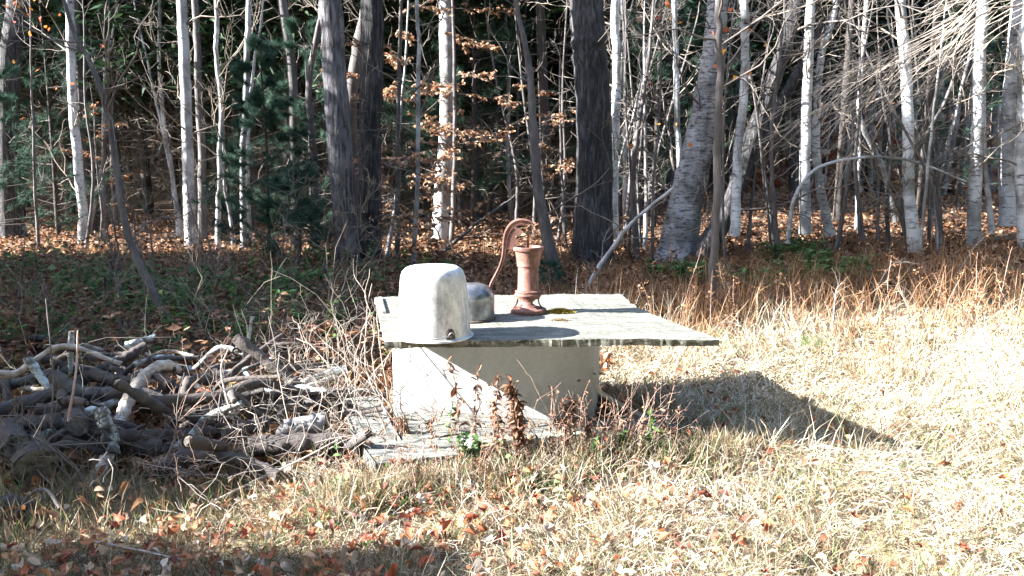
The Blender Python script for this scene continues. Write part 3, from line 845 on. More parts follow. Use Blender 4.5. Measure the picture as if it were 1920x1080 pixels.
LOGS = [
    ('long grey log with rough bark, its end out past the leaning white stub', [(-60, 785, 3.75), (60, 752, 3.85), (150, 722, 3.95)], 30, 'log_grey'),
    ('brown barked log behind the bent bare limb, pointing up at the woods', [(148, 715, 4.15), (215, 682, 4.25), (272, 650, 4.4)], 23, 'log_dark'),
    ('bent pale limb without bark arching over the log pile', [(220, 812, 3.55), (236, 760, 3.7), (266, 712, 3.85), (300, 686, 3.98), (334, 692, 4.1)], 25, 'wood_bare'),
    ('short white lichen stub leaning up from the log pile', [(52, 672, 3.95), (94, 730, 3.92)], 17, 'log_lichen'),
    ('thin upright grey stub rising behind the log pile', [(134, 622, 4.2), (132, 700, 4.2)], 11, 'log_lichen'),
    ('flaky barked billet with bright lichen in the middle of the pile', [(188, 768, 3.4), (203, 812, 3.38), (214, 852, 3.35)], 28, 'log_lichen'),
    ('split pale grey billet with bare wood leaning on the ground', [(204, 852, 3.3), (166, 925, 3.2)], 25, 'wood_bare'),
    ('short cut log with a pale round end facing the grass', [(36, 842, 3.15), (10, 800, 3.7)], 50, 'log_dark'),
    ('thick dark cut log lying below the short cut one with the round end', [(68, 876, 3.05), (52, 842, 3.5)], 78, 'log_dark'),
    ('lichen covered branch resting on top of the bent pale limb', [(252, 684, 4.05), (290, 671, 4.1), (326, 668, 4.2)], 11, 'log_lichen'),
    ('dark barked limb standing steeply beside the grey chunk', [(318, 806, 3.6), (338, 762, 3.7), (356, 712, 3.8)], 27, 'log_dark'),
    ('weathered grey chunk of wood right of the bent pale limb', [(272, 766, 3.8), (332, 722, 3.95)], 36, 'log_grey'),
    ('pale horizontal log with lichen near the timber beam', [(478, 741, 4.0), (550, 730, 4.0), (614, 738, 3.95)], 19, 'log_lichen'),
    ('short birch log with peeling white bark by the timber beam', [(528, 808, 3.45), (612, 788, 3.5)], 40, 'bark_oldbirch'),
    ('dark log lying between the steep limb and the pale horizontal log', [(372, 742, 3.95), (478, 748, 3.95)], 26, 'log_dark'),
    ('dark log half sunk in leaves at the front of the pile', [(362, 852, 3.25), (450, 862, 3.2), (524, 892, 3.1)], 24, 'log_dark'),
    ('mossy grey log lying far behind the pile beneath the green weeds', [(-30, 640, 5.3), (88, 634, 5.3)], 15, 'log_grey'),
    ('ragged grey bark chunk at the back of the pile by the leaning sapling', [(238, 650, 4.6), (292, 634, 4.7)], 20, 'log_lichen'),
    ('dark log under the flaky lichen billet', [(110, 830, 3.5), (300, 842, 3.45)], 44, 'log_dark'),
    ('dark log under the bent pale limb, pointing away', [(150, 800, 3.4), (120, 745, 4.0)], 40, 'log_dark'),
    ('black rotten log under the birch log', [(470, 838, 3.35), (640, 826, 3.4)], 40, 'log_dark'),
    ('dark log at the foot of the steep limb', [(290, 880, 3.25), (420, 838, 3.4)], 42, 'log_dark'),
    ('grey log crossing behind the dark horizontal log', [(400, 770, 3.8), (520, 772, 3.85)], 40, 'log_grey'),
    ('dark log at the left end of the pile under the long grey log', [(-60, 815, 3.6), (120, 790, 3.6)], 44, 'log_dark'),
    ('slanting dark billet before the birch log', [(420, 815, 3.45), (500, 790, 3.6)], 30, 'log_dark'),
    ('twisted grey root at the front corner of the pile', [(30, 965, 2.75), (58, 926, 2.8), (88, 920, 2.82), (112, 952, 2.75)], 8, 'log_grey'),
    ('dark stump like chunk beside the twisted grey root', [(10, 950, 2.85), (62, 960, 2.85)], 46, 'log_dark'),
]
for L_ in LOGS:
    log(*L_)
for k in range(84):
    x, y = rng.uniform(-40, 640), rng.uniform(770, 910)
    b = G(x, y)
    off = rng.uniform(0, 0.6)
    z = rng.uniform(0.02, 0.14) + (0.30 * off if x < 400 else 0.10 * off)
    a = rng.uniform(-1.1, 1.1) + (PI / 2 if k % 4 == 0 else 0)
    L = rng.uniform(0.25, 0.75)
    v = np.array([math.cos(a), math.sin(a), rng.normal() * 0.4]) * L / 2
    c = np.array([b[0], b[1] + off, z])
    n = 14
    n = 22
    ln = smooth_line([c - v, c - v * 0.4 + rng.normal(size=3) * 0.035, c + v * 0.3 + rng.normal(size=3) * 0.035, c + v], n)
    r0 = rng.uniform(0.010, 0.036)
    root = thing('dead_branch', c - UP * r0, 'one of the crooked dead branches heaped in the log pile', 'branch', 'crooked branches of the pile')
    m = MB(); rough_trunk(m, ln, np.linspace(1, 0.6, n) * r0 * (1 + rng.normal(size=n) * 0.10), 10, 0.16)
    m.build('bark', MT[['log_grey', 'log_dark', 'log_dark', 'log_dark', 'log_grey', 'log_dark', 'log_dark', 'wood_bare', 'log_dark', 'log_dark', 'log_lichen'][k % 11]], root)
    for q_ in (0, -1):
        t = nrm(ln[q_] - ln[1 if q_ == 0 else -2])
        m = MB(); m.curves(np.stack([ln[q_] - t * 0.01, ln[q_] + t * 0.002]), [[r0 * (0.9 if q_ == 0 else 0.55), r0 * (0.5 if q_ == 0 else 0.3)]], 10, cap=True)
        m.build('cut_end', MT['wood_end'], root, False)
STICKS = [
    ('straight pale stick lying in the grass before the pile', [(178, 1016, 2.52), (260, 1032, 2.47), (352, 1052, 2.42)], 6, 'twig_pale'),
    ('long thin stick slanting from the pile front to the timber beam', [(398, 942, 2.98), (490, 896, 3.1), (568, 860, 3.15), (642, 820, 3.2)], 6, 'twig_pale'),
    ('thin white lichen stick standing upright behind the pale horizontal log', [(473, 593, 4.9), (466, 640, 4.9), (461, 694, 4.9)], 8, 'log_lichen'),
    ('thin stick leaning from the log pile over the dark log', [(440, 800, 3.5), (415, 700, 3.6), (428, 655, 3.6)], 5, 'twig_pale'),
    ('brown upright stalk before the short white stub', [(128, 790, 3.3), (143, 690, 3.4), (146, 620, 3.45)], 5, 'twig_red'),
    ('thin upright twig between the white stub and the bent limb', [(96, 800, 3.4), (99, 700, 3.45), (86, 560, 3.5)], 4, 'twig_grey'),
]
for L_ in STICKS:
    log(*L_, name='stick', end=None, cat='stick', sides=6, taper=0.6)

# tangle of fine dead twigs over the pile
def tangle(name, label, n, fx, L, r, mat, seg=6, wig=0.3, lift=0.02):
    o = np.array([fx() for _ in range(n)])
    d = rng.normal(size=(n, 3)) * np.array([1, 0.6, 0.5]) + UP * 0.35
    br = grow(o, d, rng.uniform(L[0], L[1], n), seg, wig, lift)
    m = MB(); m.curves(br, rng.uniform(r[0], r[1], n)[:, None] * np.linspace(1, 0.4, seg), 4)
    o2, d2, w2, t2 = sprout(br, n * 2, 0.9, 0.2)
    b2 = grow(o2, d2, rng.uniform(L[0], L[1], n * 2) * 0.35, 4, 0.3, lift)
    m.curves(b2, rng.uniform(r[0], r[1], n * 2)[:, None] * 0.5 * np.linspace(1, 0.5, 4), 3)
    return tag(m.build(name, MT[mat]), label, 'twigs', kind='stuff')
def on_px(x0, x1, y0, y1, zz=(0.0, 0.12)):
    def f():
        p = G(rng.uniform(x0, x1), rng.uniform(y0, y1))
        p[2] += rng.uniform(*zz)
        return p
    return f
tangle('fallen_twigs', 'tangle of thin dead twigs caught in the log pile', 170, on_px(10, 640, 760, 960, (0, 0.25)), (0.15, 0.5), (0.0015, 0.004), 'twig_grey')
tangle('fallen_twigs', 'pale thin twigs strewn where the log pile meets the timber', 60, on_px(420, 660, 790, 930, (0, 0.15)), (0.15, 0.45), (0.0015, 0.0035), 'twig_pale')
tangle('fallen_twigs', 'dark fine twigs over the shaded weeds behind the log pile', 520, on_px(-20, 720, 500, 720, (0, 0.1)), (0.3, 1.0), (0.002, 0.004), 'twig_dead', lift=0.08)

tangle('fallen_twigs', 'thin pale twigs and bent stalks strewn over the lawn before the well', 120, on_px(330, 1500, 890, 1090, (0.02, 0.08)), (0.08, 0.3), (0.0009, 0.002), 'twig_pale', lift=-0.05)

# ------------------------------------------------------------------ bare shrubs and weeds near the well
def shrub(label, base, n, L, dirs, r=(0.002, 0.0045), mat='twig_pale', wig=0.25, tw=3, spread=0.06, lift=0.03):
    b = np.asarray(base, float)
    root = thing('bare_shrub', b, label, 'shrub', None)
    o = b + rng.normal(size=(n, 3)) * np.array([spread, spread, 0.0])
    d = np.asarray(dirs)[None] + rng.normal(size=(n, 3)) * np.array([0.35, 0.3, 0.15])
    LL = rng.uniform(L[0], L[1], n)
    st = grow(o, d, LL, 9, wig, lift)
    rr = rng.uniform(r[0], r[1], n)
    m = MB(); m.curves(st, rr[:, None] * np.linspace(1, 0.45, 9), 5)
    m.build('stems', MT[mat], root)
    m = MB()
    o2, d2, w2, _ = sprout(st, n * tw, 0.9, 0.25)
    b2 = grow(o2, d2, LL[w2] * rng.uniform(0.2, 0.45, n * tw), 6, wig * 1.2, lift)
    m.curves(b2, (rr[w2] * 0.55)[:, None] * np.linspace(1, 0.5, 6), 4)
    o3, d3, w3, _ = sprout(b2, n * tw * 2, 0.9, 0.3)
    b3 = grow(o3, d3, rng.uniform(0.04, 0.12, len(o3)), 4, wig, lift)
    m.curves(b3, np.full((len(o3), 1), 0.0011) * np.linspace(1, 0.6, 4), 3)
    m.build('crown', MT[mat], root)
    return root
shrub('pale curling bare shrub growing at the corner of the block', G(752, 846, 0.02) , 15, (0.45, 0.85), (-0.55, 0.1, 1.0), wig=0.2)
shrub('pale wiry bare shrub growing behind the birch log', G(640, 770), 14, (0.4, 0.75), (-0.6, 0.0, 0.8), wig=0.3)
shrub('small bare shrub with reddish twigs before the log pile', G(345, 900), 9, (0.25, 0.5), (-0.2, 0.0, 1.0), mat='twig_red', tw=4)
shrub('sparse bare bush standing in the weeds behind the pile', G(500, 700), 8, (0.4, 0.7), (0.1, 0.0, 1.0), mat='twig_grey')

def weed(name, label, px, py, h, nl, ll, stem_mat, leaf_mat, lean=(0, 0), cat='weed', hang=-0.6, d=None, z0=None, wid=0.15, t0=0.2, curl=0.6):
    b = G(px, py) if z0 is None else G(px, py, z0)
    root = thing(name, b, label, cat)
    st = grow(b[None], np.array([[lean[0], lean[1], 1.0]]), np.array([h]), 9, 0.07, 0.0)
    m = MB(); m.curves(st, 0.0032 * np.linspace(1, 0.5, 9)[None], 6)
    m.build('stem', MT[stem_mat], root)
    t = rng.uniform(t0, 1.0, nl)
    p = np.stack([np.interp(t, np.linspace(0, 1, 9), st[0, :, k]) for k in range(3)], 1)
    a = rng.uniform(0, 2 * PI, nl)
    ax = np.c_[np.cos(a), np.sin(a), hang + rng.normal(size=nl) * 0.9]
    ax = nrm(ax) * (ll * rng.uniform(0.55, 1.25, nl))[:, None]
    m = MB(); m.leaves2(p, ax, np.broadcast_to(UP, (nl, 3)) + rng.normal(size=(nl, 3)) * 0.5, wid, curl)
    m.build('leaf_cluster', MT[leaf_mat], root)
    return root
weed('dried_weed', 'tall dried brown weed with many curled leaves before the middle of the block', 977, 905, 0.44, 330, 0.045, 'twig_red', 'weed_dead', (0.02, 0), wid=0.2)
weed('dried_weed', 'dried weed with drooping brown leaves near the right corner of the block', 1062, 868, 0.30, 110, 0.05, 'twig_red', 'weed_dead', (0.1, 0))
weed('dried_weed', 'thin dried weed with dark leaves against the sunlit part of the block', 893, 890, 0.46, 80, 0.034, 'twig_red', 'weed_dead', (-0.05, 0))
weed('dried_weed', 'pale dried weed with narrow leaves before the sunlit block', 862, 880, 0.60, 40, 0.05, 'twig_pale', 'weed_dead', (-0.04, 0), hang=-0.1)
weed('dried_weed', 'spindly dried weed standing between the curled weed and the thin one', 925, 885, 0.48, 90, 0.03, 'twig_red', 'weed_dead', (0.03, 0))
weed('dried_weed', 'bare weed stalk with a few buds before the shaded block', 1030, 880, 0.38, 16, 0.022, 'twig_red', 'weed_dead', (0.0, 0))
weed('dried_weed', 'rusty dried weed with reddish leaves at the foot of the bare shrub', 770, 850, 0.20, 90, 0.04, 'twig_red', 'fern_dead', (-0.1, 0))
weed('dried_weed', 'short brown dead stalk at the right end of the front timber', 1262, 870, 0.17, 26, 0.05, 'twig_red', 'fern_dead', (0, 0), hang=0.3)
weed('green_weed', 'bright green leafy weed before the right end of the front timber', 1210, 880, 0.28, 34, 0.062, 'green', 'green', (0.02, 0), hang=0.1, cat='plant', wid=0.2, curl=0.5)
weed('green_weed', 'low green leafy plant before the front timber', 905, 915, 0.20, 60, 0.04, 'green', 'green', (0, 0), hang=-0.05, cat='plant', wid=0.34)
weed('green_weed', 'small fine leaved green plant beside the bright green weed', 1125, 890, 0.14, 60, 0.045, 'green', 'green', (0, 0), hang=0.2, cat='plant')
weed('green_weed', 'thin yellowish green plant climbing before the sunlit block', 838, 880, 0.36, 36, 0.03, 'green', 'green', (0.02, 0), hang=0.1, cat='plant')
weed('leafy_sprig', 'small dry sprig with pale curled leaves over the dark log', 412, 830, 0.30, 16, 0.045, 'twig_pale', 'lawnleaf', (0.02, 0), hang=0.2, t0=0.75, cat='plant')

# ------------------------------------------------------------------ trees of the wood edge (pixel courses, base first)
TREES = [
    # name, label, course, w0, w1, material, options
    ('tree', 'dark trunk with one lit edge beside the thick pine boughs', [(22, 445), (14, 290), (20, 120), (32, 0)], 44, 34, 'bark_dark', dict(nb=8, twig='twig_grey', sides=16)),
    ('birch_tree', 'slim sunlit white birch trunk next to the dark trunk with pine boughs', [(158, 458), (146, 330), (136, 180), (130, 0)], 17, 15, 'bark_birch', dict(nb=10)),
    ('tree', 'shaded grey trunk just behind the slim white birch', [(168, 442), (153, 250), (143, 0)], 13, 11, 'bark_grey', dict(nb=8, twig='twig_grey')),
    ('sapling', 'leaning grey ringed sapling rising from behind the log pile', [(332, 642), (286, 542), (242, 430), (216, 260), (186, 150), (138, 50)], 17, 8, 'bark_grey', dict(nb=10, twig='twig_grey', ext=2, dlean=0.05)),
    ('tree', 'thin dark stem between the white birch and the stoutest pale trunk', [(202, 440), (199, 250), (197, 0)], 9, 8, 'bark_dark', dict(nb=10, twig='twig_grey')),
    ('pale_tree', 'stoutest smooth pale trunk among the thin pale stems', [(358, 466), (353, 300), (347, 150), (341, 0)], 21, 18, 'bark_pale', dict(nb=14)),
    ('tree', 'grey trunk touching the stoutest pale trunk', [(378, 452), (373, 250), (369, 100), (366, 0)], 15, 12, 'bark_grey', dict(nb=9)),
    ('pale_tree', 'thin bright stem just behind the touching grey trunk', [(386, 425), (382, 250), (377, 110), (389, 0)], 9, 8, 'bark_pale', dict(nb=8)),
    ('pale_tree', 'wavy thin bright stem with a low side shoot', [(408, 472), (413, 350), (418, 210), (411, 100), (409, 0)], 10, 8, 'bark_pale', dict(nb=12)),
    ('pale_tree', 'short kinked bright shoot beside the wavy thin stem', [(438, 462), (428, 400), (418, 345), (416, 240)], 7, 4, 'bark_pale', dict(nb=4, ext=1)),
    ('pale_tree', 'straight bright stem in front of the young pine', [(456, 472), (455, 300), (463, 150), (468, 0)], 12, 10, 'bark_pale', dict(nb=10)),
    ('pale_tree', 'slender forked stem hugging the straight bright one by the pine', [(471, 458), (466, 260), (478, 120), (490, 40)], 8, 4, 'bark_pale', dict(nb=8, ext=2)),
    ('pale_tree', 'thin yellowish stem tilting towards the stoutest pale trunk', [(341, 448), (325, 340), (306, 210), (300, 90), (300, 0)], 9, 6, 'bark_pale', dict(nb=12, twig='twig_dead')),
    ('tree', 'grey trunk rising inside the young pine', [(556, 475), (552, 300), (548, 120), (532, 0)], 20, 17, 'bark_grey', dict(nb=10, twig='twig_grey')),
    ('tree', 'grey stem with a bend near the big furrowed trunk', [(594, 490), (590, 310), (583, 165), (602, 55), (606, 0)], 14, 9, 'bark_grey', dict(nb=12)),
    ('maple_tree', 'thick light grey furrowed trunk of the close pair', [(651, 507), (641, 300), (631, 150), (623, 0)], 46, 40, 'bark_lav', dict(nb=5, twig='twig_grey', sides=40, amp=0.05, flare=1.2)),
    ('maple_tree', 'thick dark trunk of the close pair', [(693, 500), (694, 300), (697, 150), (698, 0)], 43, 40, 'bark_dark', dict(nb=5, twig='twig_grey', sides=40, amp=0.05, flare=1.2)),
    ('tree', 'paler slanting trunk seen between the close thick pair', [(664, 482), (658, 220), (672, 100), (692, 0)], 26, 23, 'bark_grey', dict(nb=4, sides=14)),
    ('pale_tree', 'straight thin pale stem rising right behind the pail', [(777, 503), (782, 300), (786, 100), (784, 0)], 9, 7, 'bark_pale', dict(nb=12)),
    ('tree', 'bluish pale trunk behind the copper leaved beech', [(826, 448), (832, 330), (840, 190), (836, 0)], 32, 26, 'bark_pale', dict(nb=4, sides=14)),
    ('pale_tree', 'thin jointed pale stem above the pump handle', [(962, 425), (952, 290), (956, 120), (950, 0)], 8, 6, 'bark_pale', dict(nb=14)),
    ('sapling', 'bent grey sapling just right of the pump', [(1044, 522), (1024, 430), (1008, 340), (1004, 240), (992, 110), (972, 20)], 26, 8, 'bark_grey', dict(nb=14, twig='twig_grey', sides=14, ext=2)),
    ('oak_tree', 'thickest dark rough trunk with a flared foot', [(1110, 504), (1114, 300), (1106, 130), (1096, 0)], 68, 60, 'bark_dark', dict(nb=6, twig='twig_grey', sides=48, amp=0.05, flare=1.45)),
    ('birch_tree', 'bright white stem close beside the thickest dark trunk', [(1150, 470), (1150, 260), (1156, 100), (1156, 0)], 17, 15, 'bark_birch', dict(nb=8)),
    ('pale_tree', 'very thin pale stem beside the bright white one', [(1172, 462), (1170, 250), (1172, 60), (1168, 0)], 8, 5, 'bark_pale', dict(nb=10)),
    ('tree', 'thin grey stem before the pale ones, left of the big leaning birch', [(1195, 480), (1188, 370), (1198, 250), (1215, 120)], 13, 6, 'bark_grey', dict(nb=14, twig='twig_grey', ext=2)),
    ('birch_tree', 'straight white stem behind the big leaning birch', [(1276, 430), (1274, 300), (1266, 180), (1262, 0)], 11, 10, 'bark_birch', dict(nb=8)),
    ('birch_tree', 'big leaning old birch with a flared root foot', [(1268, 494), (1282, 400), (1310, 265), (1334, 125), (1342, 0)], 72, 36, 'bark_oldbirch', dict(nb=16, twig='twig_grey', sides=40, amp=0.05, flare=1.5, bl=(0.8, 1.8))),
    ('sapling', 'straight brown sapling in front of the big leaning birch', [(1336, 602), (1337, 460), (1342, 260), (1347, 80), (1350, 0)], 17, 11, 'bark_grey', dict(nb=10, twig='twig_grey', ext=2)),
    ('birch_tree', 'bright white trunk between the leaning birch and the dark forked trunk', [(1380, 434), (1384, 300), (1391, 200), (1390, 60), (1388, 0)], 17, 14, 'bark_birch', dict(nb=8)),
    ('dark_tree', 'dark slanting trunk that crosses before the bright white one', [(1300, 498), (1368, 385), (1402, 280), (1450, 150), (1490, 0)], 40, 24, 'bark_dark', dict(nb=18, twig='twig_grey', sides=20, bl=(0.8, 2.0))),
    ('dark_tree', 'dark upper limb slanting away from the crossing trunk', [(1372, 376), (1420, 290), (1470, 190), (1535, 70), (1575, 0)], 22, 17, 'bark_dark', dict(nb=12, twig='twig_grey', sides=14, base_d=11.55)),
    ('birch_tree', 'greyish white trunk left of the twin white leaning one', [(1510, 430), (1512, 300), (1518, 150), (1521, 0)], 20, 16, 'bark_birch', dict(nb=8)),
    ('birch_tree', 'white trunk leaning at its foot beside the greyish white one', [(1556, 434), (1538, 335), (1531, 240), (1542, 90), (1566, 0)], 17, 11, 'bark_birch', dict(nb=10)),
    ('pale_tree', 'thin bright stem standing alone in the sunlit litter', [(1606, 424), (1612, 300), (1616, 160), (1628, 0)], 8, 6, 'bark_pale', dict(nb=10)),
    ('pale_tree', 'bright stem with a sharp bend beyond the thin lone one', [(1676, 410), (1652, 312), (1611, 222), (1612, 150), (1622, 0)], 11, 6, 'bark_pale', dict(nb=10)),
    ('birch_tree', 'stout white trunk with a dark foot', [(1716, 462), (1702, 350), (1701, 250), (1697, 100), (1690, 0)], 22, 19, 'bark_birch', dict(nb=12)),
    ('tree', 'grey curved stem growing at the foot of the stout white trunk', [(1712, 470), (1690, 395), (1716, 300), (1770, 200)], 14, 6, 'bark_grey', dict(nb=12, ext=2)),
    ('birch_tree', 'bright white trunk with a shaded side before the far tan hillside', [(1828, 456), (1829, 300), (1834, 150), (1840, 0)], 24, 20, 'bark_birch', dict(nb=12)),
    ('pale_tree', 'thin pale stem leaning on the bright shaded sided trunk', [(1860, 430), (1852, 290), (1846, 130), (1846, 0)], 10, 8, 'bark_pale', dict(nb=8)),
    ('birch_tree', 'wide blurry pale trunk beyond the shaded sided one', [(1893, 414), (1886, 300), (1895, 150), (1906, 0)], 30, 24, 'bark_birch', dict(nb=8)),
    ('birch_tree', 'white trunk half hidden at the end of the birch row', [(1924, 455), (1916, 330), (1920, 150), (1925, 0)], 24, 20, 'bark_birch', dict(nb=8)),
    ('sapling', 'thin dark stem in front of the greyish white trunk', [(1460, 456), (1450, 370), (1446, 250), (1462, 120)], 10, 5, 'bark_grey', dict(nb=10, twig='twig_grey', ext=1.5)),
    ('sapling', 'thin grey stem beside the curved stem with the dark foot', [(1668, 465), (1664, 380), (1672, 280), (1655, 180)], 9, 4, 'bark_grey', dict(nb=12, ext=1.5)),
    ('pale_tree', 'pale slanting thin stem before the far tan hillside', [(1742, 425), (1762, 320), (1790, 210), (1822, 80)], 8, 5, 'bark_pale', dict(nb=12, ext=1.5)),
    ('sapling', 'thin shaded sapling left of the bluish pale trunk', [(720, 490), (742, 380), (748, 260), (760, 120)], 8, 4, 'bark_pale', dict(nb=8, ext=1.5)),
    ('arching_sapling', 'thin pale sapling bowed over in a long arch', [(1478, 448), (1492, 372), (1530, 318), (1616, 297), (1716, 305), (1816, 342)], 8, 4, 'bark_pale', dict(nb=8, ext=0, t0=0.4)),
    ('dead_pole', 'straight grey dead pole leaning behind the board top', [(1090, 556), (1140, 480), (1200, 405), (1262, 352)], 10, 5, 'bark_pale', dict(nb=4, ext=0, flare=1.0, cat='pole')),
    ('dead_pole', 'dark thin dead pole slanting behind the pail', [(810, 482), (880, 430), (952, 378)], 8, 5, 'bark_grey', dict(nb=3, ext=0, flare=1.0, cat='pole')),
]
TR = []
for name, label, pix, w0, w1, mat, kw in TREES:
    TR.append(px_tree(name, label, pix, w0, w1, mat, **kw))

# extra thin bare stems of the thicket (alike: share a label)
for k in range(32):
    x = rng.choice([rng.uniform(1130, 1230), rng.uniform(1400, 1800)]) if k < 22 else rng.choice([rng.uniform(60, 600), rng.uniform(900, 1080)])
    y = rng.uniform(440, 492) if k < 22 else rng.uniform(430, 470)
    lean = rng.normal() * 35
    px_tree('thicket_sapling', 'one of the finger thin bare grey saplings of the thicket at the wood edge', [(x, y), (x + lean * 0.3 + rng.normal() * 10, y - 130), (x + lean, y - 280), (x + lean * 1.7, y - 420)], rng.uniform(5, 9), 3, 'bark_grey' if k % 4 else 'bark_pale', nb=9, tw=3, bl=(0.4, 1.1), twig='twig_grey', sides=6, ext=0.6, group='thicket saplings')

for k in range(16):
    x, y = rng.uniform(-10, 700), rng.uniform(520, 640)
    lean = rng.normal() * 40
    h = rng.uniform(90, 220)
    px_tree('brush_stem', 'one of the thin bare brush stems standing in the shade behind the log pile', [(x, y), (x + lean * 0.3, y - h * 0.5), (x + lean, y - h)], rng.uniform(4, 7), 2, 'bark_grey', nb=12, tw=3, bl=(0.2, 0.6), twig='twig_dead', sides=6, ext=0.3, group='brush stems behind the pile', cat='shrub')

# tree standing right of the view whose long branches droop into it
tb = G(2230, 560)
root = thing('drooping_tree', tb, 'bare tree whose long pale branches sweep down across the birch row', 'tree')
m = MB()
tl = smooth_line([tb - UP * 0.05, tb + np.array([-0.1, 0, 2.0]), tb + np.array([-0.2, 0.1, 4.2]), tb + np.array([0.1, 0.3, 8])], 40)
rough_trunk(m, tl, np.linspace(0.13, 0.04, 40), 14, 0.05)
m.build('trunk', MT['bark_grey'], root)
m = MB()
nb = 17
ends = np.stack([np.linspace(0, 1, nb), np.linspace(0, 1, nb)], 1)
brs = []
for k in range(nb):
    j = rng.normal(size=2) * np.array([24, 26])
    f = rng.uniform(0.3, 1.0)
    pixs = [(1905 + j[0], -20 + j[1]), (1790 + j[0], 60 + j[1]), (1650 + j[0] * 1.5, 140 + j[1] * 1.4), (1540 + j[0] * 2, 215 + j[1] * 2), (1430 + j[0] * 3, 275 + j[1] * 2.5)]
    d = tb[1] + rng.uniform(-0.6, 0.9)
    pp = [tl[int(rng.integers(19, 26))]] + [P(a_, b_, d) for a_, b_ in pixs]
    ln = smooth_line(pp, 22)[: int(22 * (0.55 + 0.45 * f))]
    ln = np.stack([np.interp(np.linspace(0, 1, 22), np.linspace(0, 1, len(ln)), ln[:, q_]) for q_ in range(3)], 1)
    ln += np.cumsum(rng.normal(size=(22, 3)), 0) * 0.006
    brs.append(ln)
brs = np.array(brs)
m.curves(brs, rng.uniform(0.004, 0.008, nb)[:, None] * np.linspace(1.3, 0.35, 22), 5)
o2, d2, w2, t2 = sprout(brs, 150, 0.35, 0.3)
b2 = grow(o2, d2, rng.uniform(0.3, 0.9, 150), 6, 0.1, -0.01)
m.curves(b2, np.full((150, 1), 0.0032) * np.linspace(1, 0.4, 6), 4)
m.build('crown', MT['twig_pale'], root)

# ------------------------------------------------------------------ copper leaved beeches
def beech(label, pix, w, layers, n_per, reach, mat='beech', leaf=0.075):
    root, line, r = px_tree('beech_sapling', label, pix, w, w * 0.5, 'bark_grey', nb=0, sides=8, ext=1.0, flare=1.1)
    m, ml = MB(), MB()
    for k in range(layers):
        t = rng.uniform(0.04, 0.8)
        p = line[int(t * (len(line) - 1))]
        a = rng.uniform(0, 2 * PI)
        L = rng.uniform(*reach) * (1.15 - 0.6 * t)
        br = grow(p[None], np.array([[math.cos(a), math.sin(a), 0.12]]), np.array([L]), 8, 0.10, -0.01)
        m.curves(br, 0.005 * np.linspace(1, 0.3, 8)[None], 4)
        o2, d2, w2, _ = sprout(br, 9, 0.9, 0.15)
        d2 = d2 * np.array([1, 1, 0.25])
        b2 = grow(o2, d2, L * rng.uniform(0.2, 0.45, 9), 5, 0.12, 0)
        m.curves(b2, np.full((9, 1), 0.002) * np.linspace(1, 0.5, 5), 3)
        o3, d3, _, _ = sprout(b2, n_per, 0.9, 0.05)
        ax = nrm(d3 * np.array([1, 1, 0.3]) + np.array([0, 0, -0.45]) + rng.normal(size=(n_per, 3)) * 0.3) * (leaf * rng.uniform(0.6, 1.25, n_per))[:, None]
        ml.leaves(o3, ax, UP + rng.normal(size=(n_per, 3)) * 0.35, 0.27, 0.25)
    m.build('limb_layers', MT['twig_grey'], root)
    ml.build('foliage', MT[mat], root)
    return root
beech('beech sapling full of copper dead leaves right of the close thick trunks', [(742, 494), (748, 330), (752, 150), (756, -40)], 11, 44, 110, (0.5, 1.5), leaf=0.07)
beech('beech sapling with copper leaves in flat layers before the bluish trunk', [(846, 462), (848, 330), (850, 170), (848, -60)], 10, 44, 110, (0.6, 1.4), leaf=0.07)
beech('small russet leaved beech between the pump and the thickest dark trunk', [(1062, 470), (1058, 400), (1052, 320), (1050, 210)], 8, 20, 60, (0.4, 1.0), leaf=0.07)
beech('small beech with sparse brown leaves by the slim white birch', [(190, 452), (192, 400), (186, 330), (180, 260)], 7, 12, 34, (0.4, 0.8), 'litter')
# a few bright leaves still hanging on twigs
def hanging(label, spots, d, name='maple_sapling'):
    b = G(*spots[0])
    root, line, r = px_tree(name, label, spots, 6, 3, 'bark_grey', nb=9, sides=6, ext=0.6, twig='twig_grey', bl=(0.3, 0.9))
    ix = rng.integers(len(line) // 3, len(line) - 4, d)
    c = line[ix] + rng.normal(size=(d, 3)) * np.array([0.28, 0.25, 0.22])
    m = MB(); m.stars(c, rng.normal(size=(d, 3)) + np.array([0, 0, -1]), rng.normal(size=(d, 3)), rng.uniform(0.035, 0.06, d))
    m.build('foliage', MT['redleaf'], root)
hanging('thin maple sapling with a few red leaves beside the first dark trunk', [(72, 470), (66, 330), (62, 190), (58, 40)], 22)
hanging('thin maple sapling with orange leaves left of the big leaning birch', [(1222, 500), (1228, 360), (1238, 210), (1240, 40)], 20)
hanging('thin maple sapling with red leaves touching the straight brown sapling', [(1362, 520), (1356, 400), (1358, 240), (1370, 90)], 12)

